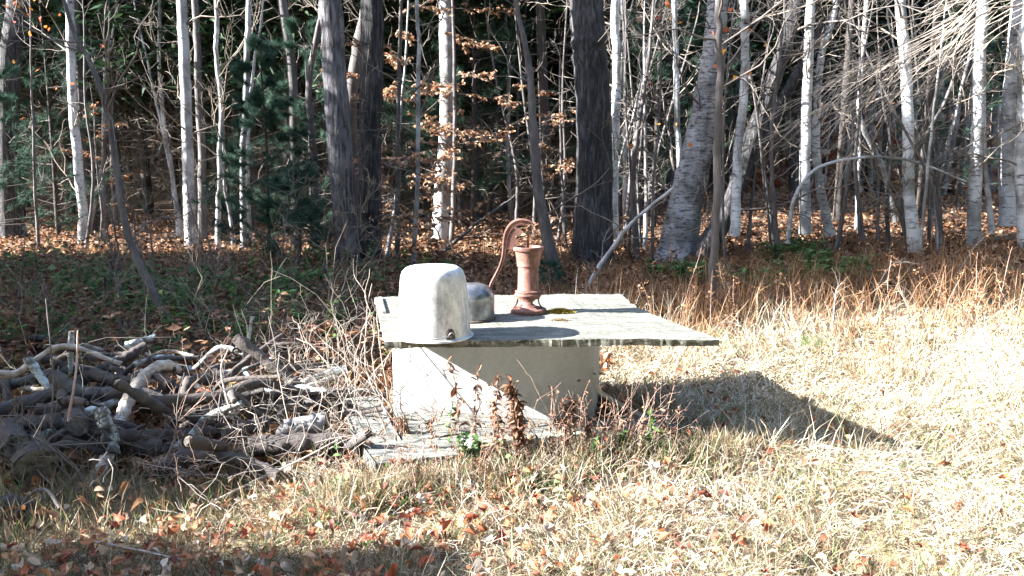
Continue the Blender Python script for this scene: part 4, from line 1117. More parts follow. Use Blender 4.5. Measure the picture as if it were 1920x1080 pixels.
# ------------------------------------------------------------------ pines
def needle_tufts(m, p, d, n_needle, L, w):
    n = len(p)
    pp = np.repeat(p, n_needle, 0)
    dd = nrm(np.repeat(d, n_needle, 0) + rng.normal(size=(n * n_needle, 3)) * 0.55)
    tip = dd * (L * rng.uniform(0.6, 1.2, len(pp)))[:, None]
    side = nrm(np.cross(tip, rng.normal(size=tip.shape))) * w / 2
    v = np.stack([pp - side, pp + side, pp + tip], 1)
    i = np.arange(len(pp))[:, None] * 3
    m.add(v.reshape(-1, 3), None, i + np.array([[0, 1, 2]]))
def pine(label, px, py, h, rad, nwh, mat='pine', r=0.03, low=0.12, base=None, tufts=120, nl=0.12):
    b = G(px, py) if base is None else np.asarray(base, float)
    root = thing('pine_tree', b, label, 'tree')
    m = MB()
    tl = smooth_line([b - UP * 0.05, b + UP * h * 0.5 + np.array([0.03, 0, 0]), b + UP * h], 24)
    rough_trunk(m, tl, np.linspace(r, 0.008, 24), 10, 0.04)
    m.build('trunk', MT['bark_spruce'], root)
    n = nwh * 5
    t = np.repeat(np.linspace(low, 0.97, nwh), 5) + rng.normal(size=n) * 0.012
    o = b + UP * (h * t)[:, None]
    a = rng.uniform(0, 2 * PI, n)
    d = np.c_[np.cos(a), np.sin(a), rng.uniform(0.0, 0.45, n)]
    L = rad * (1.12 - t) * rng.uniform(0.6, 1.1, n) + 0.08
    br = grow(o, d, L, 6, 0.08, 0.04)
    m = MB()
    m.curves(br, (0.006 * (1.1 - t))[:, None] * np.linspace(1, 0.3, 6) + 0.001, 4)
    o2, d2, w2, _ = sprout(br, n * 4, 0.7, 0.3)
    b2 = grow(o2, d2, L[w2] * rng.uniform(0.15, 0.4, n * 4), 4, 0.1, 0.05)
    m.curves(b2, np.full((n * 4, 1), 0.0022) * np.linspace(1, 0.5, 4), 3)
    m.build('limb_whorls', MT['twig_grey'], root)
    m = MB()
    o3, d3, _, _ = sprout(b2, n * tufts // 4, 0.4, 0.2)
    o4, d4, _, _ = sprout(br, n * tufts // 8, 0.5, 0.45)
    needle_tufts(m, np.vstack([o3, o4]), np.vstack([d3, d4]), 18, nl, 0.0042)
    m.build('foliage', MT[mat], root)
    return root
pine('young pine with blue green needles among the pale stems', 505, 492, 2.9, 1.0, 11)
pine('low young pine at the foot of the grey trunks', 560, 508, 1.2, 0.8, 6)
pine('taller pine growing up behind the copper beech leaves', 888, 434, 6.5, 2.1, 20, r=0.07, nl=0.16)
pine('slim pine standing behind the close thick trunks', 780, 430, 7.5, 1.7, 18, r=0.06, nl=0.16)
pine('pine with drooping blue green boughs beside the first dark trunk', -10, 470, 3.6, 1.35, 12, r=0.05)
pine('tiny blue green pine seedling right of the pump foot', 1030, 556, 0.36, 0.26, 5, r=0.006, tufts=20, nl=0.07)
pine('young pine leaning out before the grey trunk near the close pair', 585, 480, 3.4, 0.9, 12)
pine('bushy pine behind the slim white birch', 110, 440, 5.2, 1.5, 15, r=0.05, nl=0.14)
pine('pine filling the gap right of the stoutest pale trunk', 430, 438, 4.6, 1.3, 13, r=0.05, nl=0.14)
pine('tall pine above the bowed arching sapling', 1570, 408, 9.5, 2.4, 18, r=0.08, low=0.42, nl=0.18)
pine('tall pine behind the stout white trunk with the dark foot', 1725, 404, 9.0, 2.2, 17, r=0.08, low=0.45, nl=0.18)
pine('dark pine showing between the thickest trunk and the leaning birch', 1225, 420, 6.5, 1.7, 16, r=0.06, nl=0.15)
pine('young pine beyond the birch row before the tan hillside', 1790, 400, 4.2, 1.3, 12, r=0.04)

# ------------------------------------------------------------------ the conifer wood behind
def conifer(h, r, dead, crown0, rad, ncard, seed):
    global rng
    old = rng; rng = np.random.default_rng(seed)
    root = thing('spruce_tree', (0, 0, 0), 'x', 'tree', 'spruces of the dark wood')
    m = MB()
    tl = smooth_line([(0, 0, -0.1), (rng.normal() * 0.08, rng.normal() * 0.08, h * 0.4), (rng.normal() * 0.15, rng.normal() * 0.15, h)], 26)
    rough_trunk(m, tl, np.linspace(r, 0.02, 26), 8, 0.05)
    m.build('trunk', MT['bark_spruce'], root)
    n = dead
    z = rng.uniform(0.5, crown0 + 2.5, n)
    o = np.c_[np.interp(z, tl[:, 2], tl[:, 0]), np.interp(z, tl[:, 2], tl[:, 1]), z]
    a = rng.uniform(0, 2 * PI, n)
    d = np.c_[np.cos(a), np.sin(a), rng.uniform(-0.25, 0.25, n)]
    L = rng.uniform(0.4, 1.7, n)
    br = grow(o, d, L, 6, 0.13, -0.02)
    m = MB(); m.curves(br, rng.uniform(0.006, 0.011, n)[:, None] * np.linspace(1, 0.3, 6), 3)
    o2, d2, w2, _ = sprout(br, n * 5, 0.9, 0.2)
    b2 = grow(o2, d2, L[w2] * rng.uniform(0.2, 0.5, n * 5), 4, 0.2, -0.03)
    m.curves(b2, np.full((n * 5, 1), 0.0035) * np.linspace(1, 0.5, 4), 3)
    m.build('dead_limbs', MT['twig_dead'], root)
    t = rng.uniform(0, 1, ncard) ** 0.8
    zc = crown0 + (h - crown0) * t
    a = rng.uniform(0, 2 * PI, ncard)
    q = rad * (1.05 - t) * np.sqrt(rng.uniform(0.05, 1, ncard)) * (0.75 + 0.25 * np.sin(5 * a + 9 * t))
    c = np.c_[q * np.cos(a), q * np.sin(a), zc - 0.25 * q]
    ax = nrm(np.c_[np.cos(a), np.sin(a), rng.normal(size=ncard) * 0.3 - 0.25] + rng.normal(size=(ncard, 3)) * 0.35) * rng.uniform(0.16, 0.40, (ncard, 1))
    m = MB(); m.leaves(c, ax, UP + rng.normal(size=(ncard, 3)) * 0.4, 0.11, 0.12)
    m.build('crown', MT['needle'], root)
    rng = old
    return root
protos = [conifer(13, 0.11, 70, 4.6, 2.2, 7800, 1), conifer(15, 0.14, 60, 5.6, 2.4, 8400, 2), conifer(12, 0.085, 80, 4.2, 1.9, 6600, 3), conifer(14, 0.12, 75, 3.2, 2.2, 9000, 4)]
SPR = 'one of the dark bare limbed spruce trunks filling the shaded wood behind the pale stems'
spots = []
tries = 0
while len(spots) < 170 and tries < 20000:
    tries += 1
    y = math.sqrt(rng.uniform(15.0 ** 2, 44.0 ** 2))
    x = rng.uniform(-0.72, 0.72) * y
    if x > 0 and y < 23 and x / y > 0.2: continue       # sunlit litter on the right stays open
    if x / y > 0.36 and (rng.uniform() < 0.85 or y > 28): continue    # thinner towards the tan hillside
    md = 1.5 + 0.022 * y
    if all((x - a) ** 2 + (y - b) ** 2 > md * md for a, b in spots):
        spots.append((x, y))
for k, (x, y) in enumerate(spots):
    pr = protos[k % 4] if k >= 4 else protos[k]
    loc = (x, y, float(gz(x, y)))
    sc = rng.uniform(0.8, 1.2)
    if k < 4:
        pr.location = loc; pr['label'] = SPR
    else:
        copy_tree(pr, loc, rng.uniform(0, 6.28), sc, SPR, (rng.normal() * 0.02, rng.normal() * 0.02))
# unseen spruces added left of the view to shade weeds, bracken and log pile
for (x, y, sc, wd, lab) in [(-11.0, 5.5, 0.80, 1.5, 'unseen tall spruce beyond the lawn, foremost of the row added for shade'), (-12.6, 6.6, 0.92, 1.4, 'unseen tallest spruce of the row added for shade'),
                        (-11.0, 7.8, 0.80, 1.1, 'unseen tall spruce of the shade row between the tallest and the young ones'), (-10.5, 9.3, 0.62, 1.1, 'unseen middling spruce beside the tall shade row'),
                        (-11.6, 9.9, 0.37, 1.4, 'unseen young spruce at the rear end of the shade row'), (-9.4, 9.4, 0.31, 1.4, 'unseen low young spruce before the rear end of the shade row'),
                        (-9.9, 10.4, 0.33, 1.4, 'unseen low young spruce nearest the wood in the shade row'), (-9.0, 6.3, 0.34, 1.6, 'unseen young shade spruce before the tall foremost one'),
                        (-8.6, 7.6, 0.34, 1.6, 'unseen young spruce out in front of the shade row'), (-8.4, 5.1, 0.37, 2.0, 'unseen broad low spruce at the lawn end of the shade row'), (-7.6, 4.15, 0.31, 1.9, 'unseen lowest broad spruce at the lawn end of the shade row'),
                        (-5.2, 2.5, 0.17, 3.0, 'unseen low spruce spread wide to shade the log pile end'), (-4.9, 1.6, 0.165, 3.0, 'unseen low spruce bush added to shade the lawn and the log pile'),
                        (-5.5, 3.35, 0.175, 3.0, 'unseen low spruce bush added behind the end of the log pile'), (-4.2, 1.2, 0.14, 3.2, 'unseen smallest spruce bush added at the near lawn edge'), (-4.6, 2.9, 0.145, 3.2, 'unseen small flat spruce bush added close to the log pile end'), (-3.9, 1.7, 0.155, 3.2, 'unseen round spruce bush added nearest to the twisted grey root')]:
    copy_tree(protos[3], (x, y, float(gz(x, y))), rng.uniform(0, 6), sc, lab, (0, 0), wd)

# far wood: one mass of dark evergreen foliage and trunks that closes the view, and the wood left of it
def far_wood():
    m = MB()
    n = 15000
    y = rng.uniform(46, 75, n); x = rng.uniform(-0.85, 0.85, n) * y
    z0 = rng.uniform(0.2, 17, n)
    keep = ~((x / y > 0.36) & ((rng.uniform(size=n) < 0.9) | (z0 < 8)))
    x, y = x[keep], y[keep]; n = len(x)
    z = gz(x, y) + z0[keep]
    a = rng.uniform(0, 2 * PI, n)
    ax = nrm(np.c_[np.cos(a), np.sin(a), rng.normal(size=n) * 0.4 - 0.3]) * rng.uniform(0.8, 1.9, (n, 1))
    m.leaves(np.c_[x, y, z], ax, UP + rng.normal(size=(n, 3)) * 0.6, 0.3, 0.15)
    # wood continuing left of the view
    n = 14000
    y = rng.uniform(15, 48, n); x = -0.80 * y - rng.uniform(0, 16, n)
    z = rng.uniform(3.5, 13, n)
    a = rng.uniform(0, 2 * PI, n)
    ax = nrm(np.c_[np.cos(a), np.sin(a), rng.normal(size=n) * 0.4 - 0.3]) * rng.uniform(0.5, 1.1, (n, 1))
    m.leaves(np.c_[x, y, z + gz(x, y)], ax, UP + rng.normal(size=(n, 3)) * 0.6, 0.16, 0.15)
    # the clearing is closed by wood behind the viewer and to the right as well
    n = 15000
    y = rng.uniform(-26, -9, n); x = rng.uniform(-34, 34, n)
    side = rng.uniform(size=n) < 0.4
    y = np.where(side, rng.uniform(-12, 16, n), y); x = np.where(side, np.maximum(13, 0.85 * y + 4) + rng.uniform(0, 14, n), x)
    z = rng.uniform(0.1, 1, n) ** 0.8 * 15
    a = rng.uniform(0, 2 * PI, n)
    ax = nrm(np.c_[np.cos(a), np.sin(a), rng.normal(size=n) * 0.4 - 0.3]) * rng.uniform(0.8, 1.7, (n, 1))
    m.leaves(np.c_[x, y, z + gz(x, y)], ax, UP + rng.normal(size=(n, 3)) * 0.8, 0.32, 0.15)
    tag(m.build('far_wood', MT['needle']), 'dark evergreen mass of the wood closing in the clearing behind the spruces', 'wood', kind='stuff')
    m = MB()
    n = 700
    y = rng.uniform(40, 80, n); x = rng.uniform(-0.75, 0.75, n) * y
    z = gz(x, y)
    h = rng.uniform(8, 16, n)
    p = np.stack([np.c_[x, y, z - 0.2], np.c_[x + rng.normal(size=n) * 0.2, y, z + h * 0.5], np.c_[x + rng.normal(size=n) * 0.5, y, z + h]], 1)
    m.curves(p, rng.uniform(0.06, 0.16, n)[:, None] * np.array([[1, 0.8, 0.4]]), 6)
    mb = MB()
    n = 260
    y = rng.uniform(24, 60, n); x = rng.uniform(0.34, 0.75, n) * y
    z = gz(x, y); h = rng.uniform(7, 14, n)
    p = np.stack([np.c_[x, y, z - 0.2], np.c_[x + rng.normal(size=n) * 0.3, y, z + h * 0.5], np.c_[x + rng.normal(size=n) * 0.8, y, z + h]], 1)
    mb.curves(p, rng.uniform(0.03, 0.11, n)[:, None] * np.array([[1, 0.8, 0.4]]), 6)
    o2, d2, _, _ = sprout(p, 2600, 1.6, 0.1)
    mb.curves(grow(o2, d2, rng.uniform(0.6, 2.2, 2600), 5, 0.2, 0.06), np.full((2600, 1), 0.012) * np.linspace(1, 0.4, 5), 3)
    tag(mb.build('far_birches', MT['bark_pale']), 'crowd of far pale birch stems on the tan hillside', 'wood', kind='stuff')
    mb = MB()
    n = 16000
    y = rng.uniform(24, 85, n); x = rng.uniform(0.28, 0.85, n) * y
    a = rng.uniform(0, 2 * PI, n)
    mb.leaves(np.c_[x, y, gz(x, y) + rng.uniform(0, 1, n) ** 3 * 2.2], np.c_[np.cos(a), np.sin(a), rng.normal(size=n) * 0.5] * rng.uniform(0.15, 0.4, (n, 1)), UP + rng.normal(size=(n, 3)), 0.3, 0.3)
    tag(mb.build('hillside_brush', MT['lawnleaf']), 'tan leafy brush and fallen leaves on the far hillside', 'brush', kind='stuff')
    tag(m.build('far_trunks', MT['bark_grey']), 'crowd of far thin trunks on the rising ground behind the spruces', 'wood', kind='stuff')
far_wood()

# ------------------------------------------------------------------ ground vegetation
def blocked(x, y):
    c = (bl_ + br_) / 2 + dp / 2
    u = (x - c[0]) * ed[0] + (y - c[1]) * ed[1]; v = -(x - c[0]) * ed[1] + (y - c[1]) * ed[0]
    blk = (np.abs(u) < 0.5) & (np.abs(v) < 0.33)
    bm = (np.abs(x - 0.1 + 0.34 * (y - 3.4)) < 0.70) & (y > 3.14 + 0.34 * (x + 0.58)) & (y < 3.40 + 0.34 * (x + 0.58))
    return blk | bm
def scatter(n, y0, y1, half=0.72):
    y = y0 * (y1 / y0) ** rng.uniform(0, 1, n)
    x = rng.uniform(-half, half, n) * y + rng.normal(size=n) * 0.1
    return x, y
def flow(x, y):                          # combing direction of the lawn
    return 2.2 * np.sin(x * 1.3 + 0.4 * y) + 1.7 * np.sin(y * 1.9 - 0.8 * x + 1) + 0.8 * np.sin(x * 4.7 + y * 3.1)
def lawn_mask(x, y):
    edge = 6.6 + 0.25 * x + 0.25 * np.sin(x * 3) 
    left = x > -0.95 + 0.18 * np.sin(y * 4) - 0.6 * np.maximum(0, 2.9 - y) * 2.2
    behind = (y > 3.3) & (x < 0.55 + 0.12 * np.sin(y * 5))
    return (y < edge) & left & ~behind
def lawn(n, name, mat, L, lean, label, wk=0.0011, only=None):
    x, y = scatter(n, 1.85, 8.5)
    k = lawn_mask(x, y) & ~blocked(x, y)
    if only is not None: k &= only(x, y)
    x, y = x[k], y[k]; n = len(x)
    a = flow(x, y) + rng.normal(size=n) * 1.5
    ln = rng.uniform(L[0], L[1], n) * (0.75 + 0.45 * np.sin(x * 2.7 + 1) * np.sin(y * 3.3))
    ln = np.maximum(ln, L[0] * 0.6)
    q = rng.uniform(lean[0], lean[1], n)
    tip = np.c_[np.cos(a) * q, np.sin(a) * q, np.sqrt(np.maximum(1 - q * q, 0.0)) * 0.9 + 0.02] * ln[:, None]
    b = np.c_[x, y, gz(x, y) + rng.uniform(-0.005, 0.02, n)]
    m = MB(); m.blades(b, tip, wk * y * rng.uniform(0.7, 1.5, n), 0.22)
    return tag(m.build(name, MT[mat]), label, 'grass', kind='stuff')
lawn(200000, 'dry_grass', 'straw', (0.04, 0.15), (0.86, 1.0), 'flattened straw coloured dry grass of the sunlit lawn')
lawn(40000, 'dry_grass', 'straw_mixed', (0.04, 0.13), (0.4, 0.98), 'mixed green and brown grass standing through the straw')
lawn(16000, 'tall_grass', 'straw', (0.12, 0.34), (0.3, 0.95), 'taller dry grass fringe where the lawn meets the ferns', 0.0009, lambda x, y: (y > 3.4 + rng.normal(size=len(x)) * 0.5) & (x > 0.6))

def clumps(n, per, cond, y0, y1, L, mat, label, lean=(0.1, 0.95), wk=0.0009, rad=0.05):
    x, y = scatter(n, y0, y1)
    k = cond(x, y) & ~blocked(x, y)
    x, y = x[k], y[k]; n = len(x)
    size = rng.uniform(0.5, 1.3, n)
    X = np.repeat(x, per) + rng.normal(size=n * per) * rad * np.repeat(size, per); Y = np.repeat(y, per) + rng.normal(size=n * per) * rad * np.repeat(size, per)
    a = rng.uniform(0, 2 * PI, n * per); q = rng.uniform(*lean, n * per)
    ln = rng.uniform(*L, n * per) * np.repeat(size, per)
    tip = np.c_[np.cos(a) * q, np.sin(a) * q, np.sqrt(1 - q * q)] * ln[:, None]
    m = MB(); m.blades(np.c_[X, Y, gz(X, Y)], tip, wk * Y * rng.uniform(0.6, 1.5, n * per), 0.2)
    tag(m.build('grass_clumps', MT[mat]), label, 'grass', kind='stuff')
front = lambda x, y: lawn_mask(x, y) & (y < 3.55 + 0.3 * x) & (rng.uniform(size=len(x)) < np.clip(1.05 - 0.5 * x, 0.15, 1))
clumps(700, 46, front, 1.95, 4.4, (0.05, 0.15), 'straw_mixed', 'shaggy clumps of brown and green grass before the well', (0.45, 1.0))
clumps(420, 40, front, 1.95, 4.2, (0.06, 0.19), 'straw', 'shaggy clumps of dry straw before the well', (0.5, 1.0))
clumps(190, 30, front, 1.95, 4.2, (0.04, 0.12), 'green', 'small fresh green grass tufts in the lawn')
clumps(520, 40, front, 1.95, 4.0, (0.04, 0.13), 'weed_dead', 'dark brown dead tufts between the straw', (0.4, 1.0))
clumps(260, 40, lambda x, y: lawn_mask(x, y) & (x > 0.4), 2.2, 7.5, (0.05, 0.17), 'straw', 'bleached grass clumps of the open lawn', (0.5, 1.0))
clumps(50, 26, lambda x, y: lawn_mask(x, y) & (x > 0.4), 2.2, 7.0, (0.05, 0.14), 'green', 'small green tufts in the open lawn')
edge_zone = lambda x, y: (x > 0.7) & (np.abs(y - (6.7 + 0.25 * x)) < 1.5 * np.abs(rng.normal(size=len(x))) + 0.1)
clumps(760, 30, edge_zone, 4.6, 11, (0.16, 0.52), 'fern_dead', 'tall rusty dry grass running from the lawn back to the trees', (0.05, 0.8), 0.0007, 0.10)
clumps(150, 30, lambda x, y: (x > 2.2) & (np.abs(y - (6.9 + 0.22 * x)) < 0.9), 5, 11, (0.25, 0.68), 'fern_dead', 'high reddish dry brush rising at the far end of the lawn edge', (0.05, 0.7), 0.0007, 0.12)
clumps(130, 30, edge_zone, 4.6, 9, (0.14, 0.40), 'straw', 'tall pale dry grass mixed into the rusty edge', (0.05, 0.8), 0.0006, 0.09)

# green and brown weeds in the shade: woodland floor plants
def floor_grass(n, y0, y1, cond, name, mat, L, label, wk=0.0012, lean=(0.1, 0.8)):
    x, y = scatter(n, y0, y1)
    k = cond(x, y) & ~blocked(x, y)
    x, y = x[k], y[k]; n = len(x)
    a = rng.uniform(0, 2 * PI, n); q = rng.uniform(*lean, n)
    ln = rng.uniform(*L, n)
    tip = np.c_[np.cos(a) * q, np.sin(a) * q, np.sqrt(1 - q * q)] * ln[:, None]
    m = MB(); m.blades(np.c_[x, y, gz(x, y)], tip, wk * y * rng.uniform(0.7, 1.6, n), 0.15)
    return tag(m.build(name, MT[mat]), label, 'undergrowth', kind='stuff')
patch = lambda x, y: (np.sin(x * 1.9 + 1.3) * np.sin(y * 1.4 + 0.2) + 0.5 * np.sin(x * 4.1 - y * 2.7)) > 0.15
floor_grass(28000, 3.5, 13, lambda x, y: ~lawn_mask(x, y) & (x < 0.3 * y) , 'dead_undergrowth', 'fern_dead', (0.06, 0.26), 'rust brown dead undergrowth on the shaded wood floor', 0.0012, (0.5, 1.0))
floor_grass(7000, 4.2, 10, lambda x, y: (x < -0.5) & patch(x, y), 'green_undergrowth', 'green', (0.08, 0.28), 'dark green grass on the shaded ground behind the log pile', 0.0014, (0.3, 0.95))
floor_grass(24000, 5.5, 12, lambda x, y: ~lawn_mask(x, y) & (x > 0.2), 'dead_undergrowth', 'fern_dead', (0.08, 0.36), 'matted rust coloured dead ferns on the bank beyond the board top', 0.0011, (0.5, 1.0))
floor_grass(14000, 1.9, 3.6, lambda x, y: (x < -0.6) & ~lawn_mask(x, y), 'dead_undergrowth', 'straw_mixed', (0.05, 0.18), 'thin grass and stalks growing round the log pile')

def ground_leaves(n, y0, y1, cond, size, mat, name, label, star=False, zr=(0.0, 0.05)):
    x, y = scatter(n, y0, y1)
    k = cond(x, y) & ~blocked(x, y)
    x, y = x[k], y[k]; n = len(x)
    c = np.c_[x, y, gz(x, y) + rng.uniform(*zr, n)]
    a = rng.uniform(0, 2 * PI, n)
    ax = np.c_[np.cos(a), np.sin(a), rng.normal(size=n) * 0.35]
    up = UP + rng.normal(size=(n, 3)) * 0.45
    m = MB()
    sz = rng.uniform(*size, n)
    if star: m.stars(c, ax, up, sz * 0.55, 0.55)
    elif n < 9000: m.leaves2(c, nrm(ax) * sz[:, None], up, 0.30, 0.6)
    else: m.leaves(c, nrm(ax) * sz[:, None], up, 0.30, 0.3)
    return tag(m.build(name, MT[mat]), label, 'leaves', kind='stuff')
ground_leaves(76000, 3.35, 24, lambda x, y: ~lawn_mask(x, y), (0.05, 0.11), 'litter', 'leaf_litter', 'copper brown fallen leaves covering the wood floor')
ground_leaves(5000, 1.9, 6.5, lambda x, y: lawn_mask(x, y) & (rng.uniform(size=len(x)) < np.clip(0.8 - 0.4 * x, 0.06, 1)), (0.02, 0.052), 'lawnleaf', 'fallen_leaves', 'small curled fallen leaves scattered through the lawn grass', False, (0.03, 0.11))
ground_leaves(1300, 1.9, 4.4, lambda x, y: lawn_mask(x, y) & (rng.uniform(size=len(x)) < np.clip(0.7 - 0.5 * x, 0.06, 1)), (0.04, 0.07), 'lawnleaf', 'fallen_leaves', 'lobed brown and red fallen leaves lying on the lawn', True, (0.04, 0.11))
ground_leaves(2600, 1.9, 4.5, lambda x, y: (x < -0.5) & ~lawn_mask(x, y), (0.025, 0.06), 'litter', 'fallen_leaves', 'dull fallen leaves caught between the logs', False, (0.0, 0.12))

# tangle of stems and small leaves before the front timber
def weed_tangle():
    n = 560
    t = rng.uniform(0, 1, n)
    x = -0.66 + 1.55 * t; y = 3.10 + 0.34 * (x + 0.58) - np.abs(rng.normal(size=n)) * 0.16
    o = np.c_[x, y, gz(x, y)]
    d = rng.normal(size=(n, 3)) * np.array([0.6, 0.4, 0.2]) + UP
    L = rng.uniform(0.08, 0.30, n) * (0.6 + 0.6 * np.sin(t * 9 + 1) ** 2)
    br = grow(o, d, L, 7, 0.22, -0.06)
    m = MB(); m.curves(br, rng.uniform(0.0009, 0.002, n)[:, None] * np.linspace(1, 0.5, 7), 3)
    tag(m.build('weed_tangle', MT['twig_pale']), 'tangle of thin dry stems before the front timber', 'weeds', kind='stuff')
    for mat, q, lf, lab in (('weed_dead', 900, 0.024, 'small brown dead leaves on the stems before the front timber'), ('green', 1500, 0.030, 'small green leaves growing low before the front timber'), ('lawnleaf', 150, 0.032, 'pale and red leaves caught in the stems before the timber')):
        o3, d3, w3, _ = sprout(br, q, 0.9, 0.1)
        if mat == 'green':
            k = np.sin(o3[:, 0] * 9 + 0.5) > -0.2
            o3, d3 = o3[k], d3[k]; o3[:, 2] *= 0.7
        ax = nrm(d3 + rng.normal(size=d3.shape) * 0.5) * rng.uniform(0.5, 1.3, (len(o3), 1)) * lf
        m = MB(); m.leaves2(o3, ax, UP + rng.normal(size=d3.shape) * 0.6, 0.30, 0.4)
        tag(m.build('weed_leaves', MT[mat]), lab, 'weeds', kind='stuff')
weed_tangle()
def wisps():
    n = 125
    x = rng.uniform(-0.5, 0.7, n); y = 3.06 + 0.34 * (x + 0.58) - np.abs(rng.normal(size=n)) * 0.07
    st = grow(np.c_[x, y, gz(x, y)], UP + rng.normal(size=(n, 3)) * np.array([0.25, 0.15, 0]), rng.uniform(0.15, 0.48, n), 9, 0.13, -0.03)
    m = MB(); m.curves(st, rng.uniform(0.0009, 0.0019, n)[:, None] * np.linspace(1, 0.4, 9), 4)
    o2, d2, _, _ = sprout(st, 260, 0.9, 0.3)
    m.curves(grow(o2, d2, rng.uniform(0.03, 0.12, 260), 5, 0.2, -0.02), np.full((260, 1), 0.0008) * np.linspace(1, 0.6, 5), 3)
    tag(m.build('weed_stalks', MT['twig_red']), 'thin wispy dried stalks standing before the pale block', 'weeds', kind='stuff')
    o3, d3, _, _ = sprout(st, 1000, 1.1, 0.2)
    m = MB(); m.leaves2(o3, nrm(d3 + rng.normal(size=o3.shape) * 0.5 - UP * 0.4) * rng.uniform(0.010, 0.030, (1000, 1)), UP + rng.normal(size=o3.shape), 0.2, 0.6)
    tag(m.build('weed_leaves', MT['weed_dead']), 'tiny shrivelled leaves on the wispy stalks before the block', 'weeds', kind='stuff')
wisps()
for mat, n, L, lab in (('straw_mixed', 230, (0.07, 0.20), 'ragged brown and green grass along the front timber'), ('straw', 110, (0.07, 0.21), 'ragged straw along the front timber'), ('green', 60, (0.05, 0.14), 'green grass tufts along the front timber')):
    x = rng.uniform(-0.75, 1.0, n); y = 3.04 + 0.34 * (x + 0.58) - np.abs(rng.normal(size=n)) * 0.11
    X = np.repeat(x, 40) + rng.normal(size=n * 40) * 0.04; Y = np.repeat(y, 40) + rng.normal(size=n * 40) * 0.03
    k = ~blocked(X, Y); X, Y = X[k], Y[k]; q_ = len(X)
    a = rng.uniform(0, 2 * PI, q_); q = rng.uniform(0.2, 0.98, q_)
    m = MB(); m.blades(np.c_[X, Y, gz(X, Y)], np.c_[np.cos(a) * q, np.sin(a) * q, np.sqrt(1 - q * q)] * rng.uniform(*L, (q_, 1)), 0.0028 * rng.uniform(0.6, 1.5, q_), 0.2)
    tag(m.build('grass_clumps', MT[mat]), lab, 'grass', kind='stuff')

for k, (px, py, h, nl, lf, mat, lab) in enumerate([
    (812, 893, 0.30, 60, 0.032, 'weed_dead', 'brown dried weed before the sunlit corner of the block'),
    (948, 902, 0.34, 80, 0.036, 'weed_dead', 'dried weed crowding the tall curled brown one'),
    (1095, 880, 0.22, 50, 0.034, 'weed_dead', 'short dried weed beside the fine leaved green plant'),
    (935, 920, 0.20, 70, 0.034, 'green', 'green sprig at the foot of the tall curled brown weed'),
    (872, 915, 0.24, 60, 0.036, 'green', 'green sprig before the pale dried narrow leaved weed'),
    (1160, 885, 0.17, 80, 0.034, 'green', 'spreading yellowish green herb left of the bright green weed')]):
    weed('green_weed' if mat == 'green' else 'dried_weed', lab, px, py, h, nl, lf, 'green' if mat == 'green' else 'twig_red', mat, (rng.normal() * 0.06, 0), 'plant' if mat == 'green' else 'weed', 0.0 if mat == 'green' else -0.5, wid=0.24 if mat == 'green' else 0.17)

# broad leaved green ground plants on the bank
def green_patch(px, py, rx, ry, n, label):
    c = G(px, py)
    a = rng.uniform(0, 2 * PI, n); r = np.sqrt(rng.uniform(0, 1, n)) * (0.8 + 0.2 * np.sin(3 * a))
    x, y = c[0] + rx * r * np.cos(a), c[1] + ry * r * np.sin(a)
    p = np.c_[x, y, gz(x, y) + rng.uniform(0.04, 0.28, n)]
    aa = rng.uniform(0, 2 * PI, n)
    ax = np.c_[np.cos(aa), np.sin(aa), rng.normal(size=n) * 0.25] * rng.uniform(0.06, 0.13, (n, 1))
    m = MB(); m.leaves(p, ax, UP + rng.normal(size=(n, 3)) * 0.25, 0.32, 0.15)
    s0 = p.copy(); s0[:, 2] = gz(x, y)
    m.curves(np.stack([s0, p], 1), np.full((n, 2), 0.0025), 3)
    tag(m.build('ground_cover', MT['green']), label, 'plants', kind='stuff')
green_patch(1285, 535, 0.45, 0.8, 420, 'green broad leaved ground cover left of the straight brown sapling')
green_patch(1500, 468, 0.45, 0.9, 320, 'sunlit green ground cover patch before the white leaning trunk')
green_patch(1540, 535, 0.75, 0.8, 380, 'green ground cover in the shade of the fern bank')
green_patch(1420, 555, 0.4, 0.6, 160, 'small green patch right of the straight brown sapling')
green_patch(190, 560, 0.6, 0.6, 300, 'leafy green weeds behind the far mossy log')
green_patch(300, 610, 0.5, 0.5, 260, 'green leafy weeds just behind the bent pale limb')
green_patch(560, 560, 0.6, 0.6, 260, 'green leafy weeds behind the wiry bare shrub')
green_patch(370, 565, 0.6, 0.7, 300, 'pale green fern like weeds right of the leaning sapling')
green_patch(40, 520, 0.6, 0.5, 160, 'green weeds at the foot of the first dark trunk')

# leafy weeds standing in the shade behind the log pile and along the wood edge
def leafy_weeds(n, cond, y0, y1, h, mat, label, leaf=(0.04, 0.09), per=14, wid=0.2):
    x, y = scatter(n, y0, y1)
    k = cond(x, y) & ~blocked(x, y)
    x, y = x[k], y[k]; n = len(x)
    st = grow(np.c_[x, y, gz(x, y)], UP + rng.normal(size=(n, 3)) * 0.25, rng.uniform(*h, n), 6, 0.12, -0.03)
    m = MB(); m.curves(st, np.full((n, 1), 0.0022) * np.linspace(1, 0.5, 6), 3)
    o3, d3, _, _ = sprout(st, n * per, 1.2, 0.2)
    ax = nrm(d3 * np.array([1, 1, 0.4]) + np.array([0, 0, -0.15])) * rng.uniform(leaf[0], leaf[1], (len(o3), 1))
    m.leaves(o3, ax, UP + rng.normal(size=o3.shape) * 0.3, wid, 0.2)
    tag(m.build('leafy_undergrowth', MT[mat]), label, 'weeds', kind='stuff')
leafy_weeds(1500, lambda x, y: (x < -0.7) & patch(x + 0.7, y * 1.3), 4.8, 10.5, (0.2, 0.5), 'green', 'dark green leafy weeds filling the shade behind the log pile')
leafy_weeds(1700, lambda x, y: (x < -0.3), 4.6, 12, (0.15, 0.45), 'weed_dead', 'brown withered weeds between the green ones behind the pile')
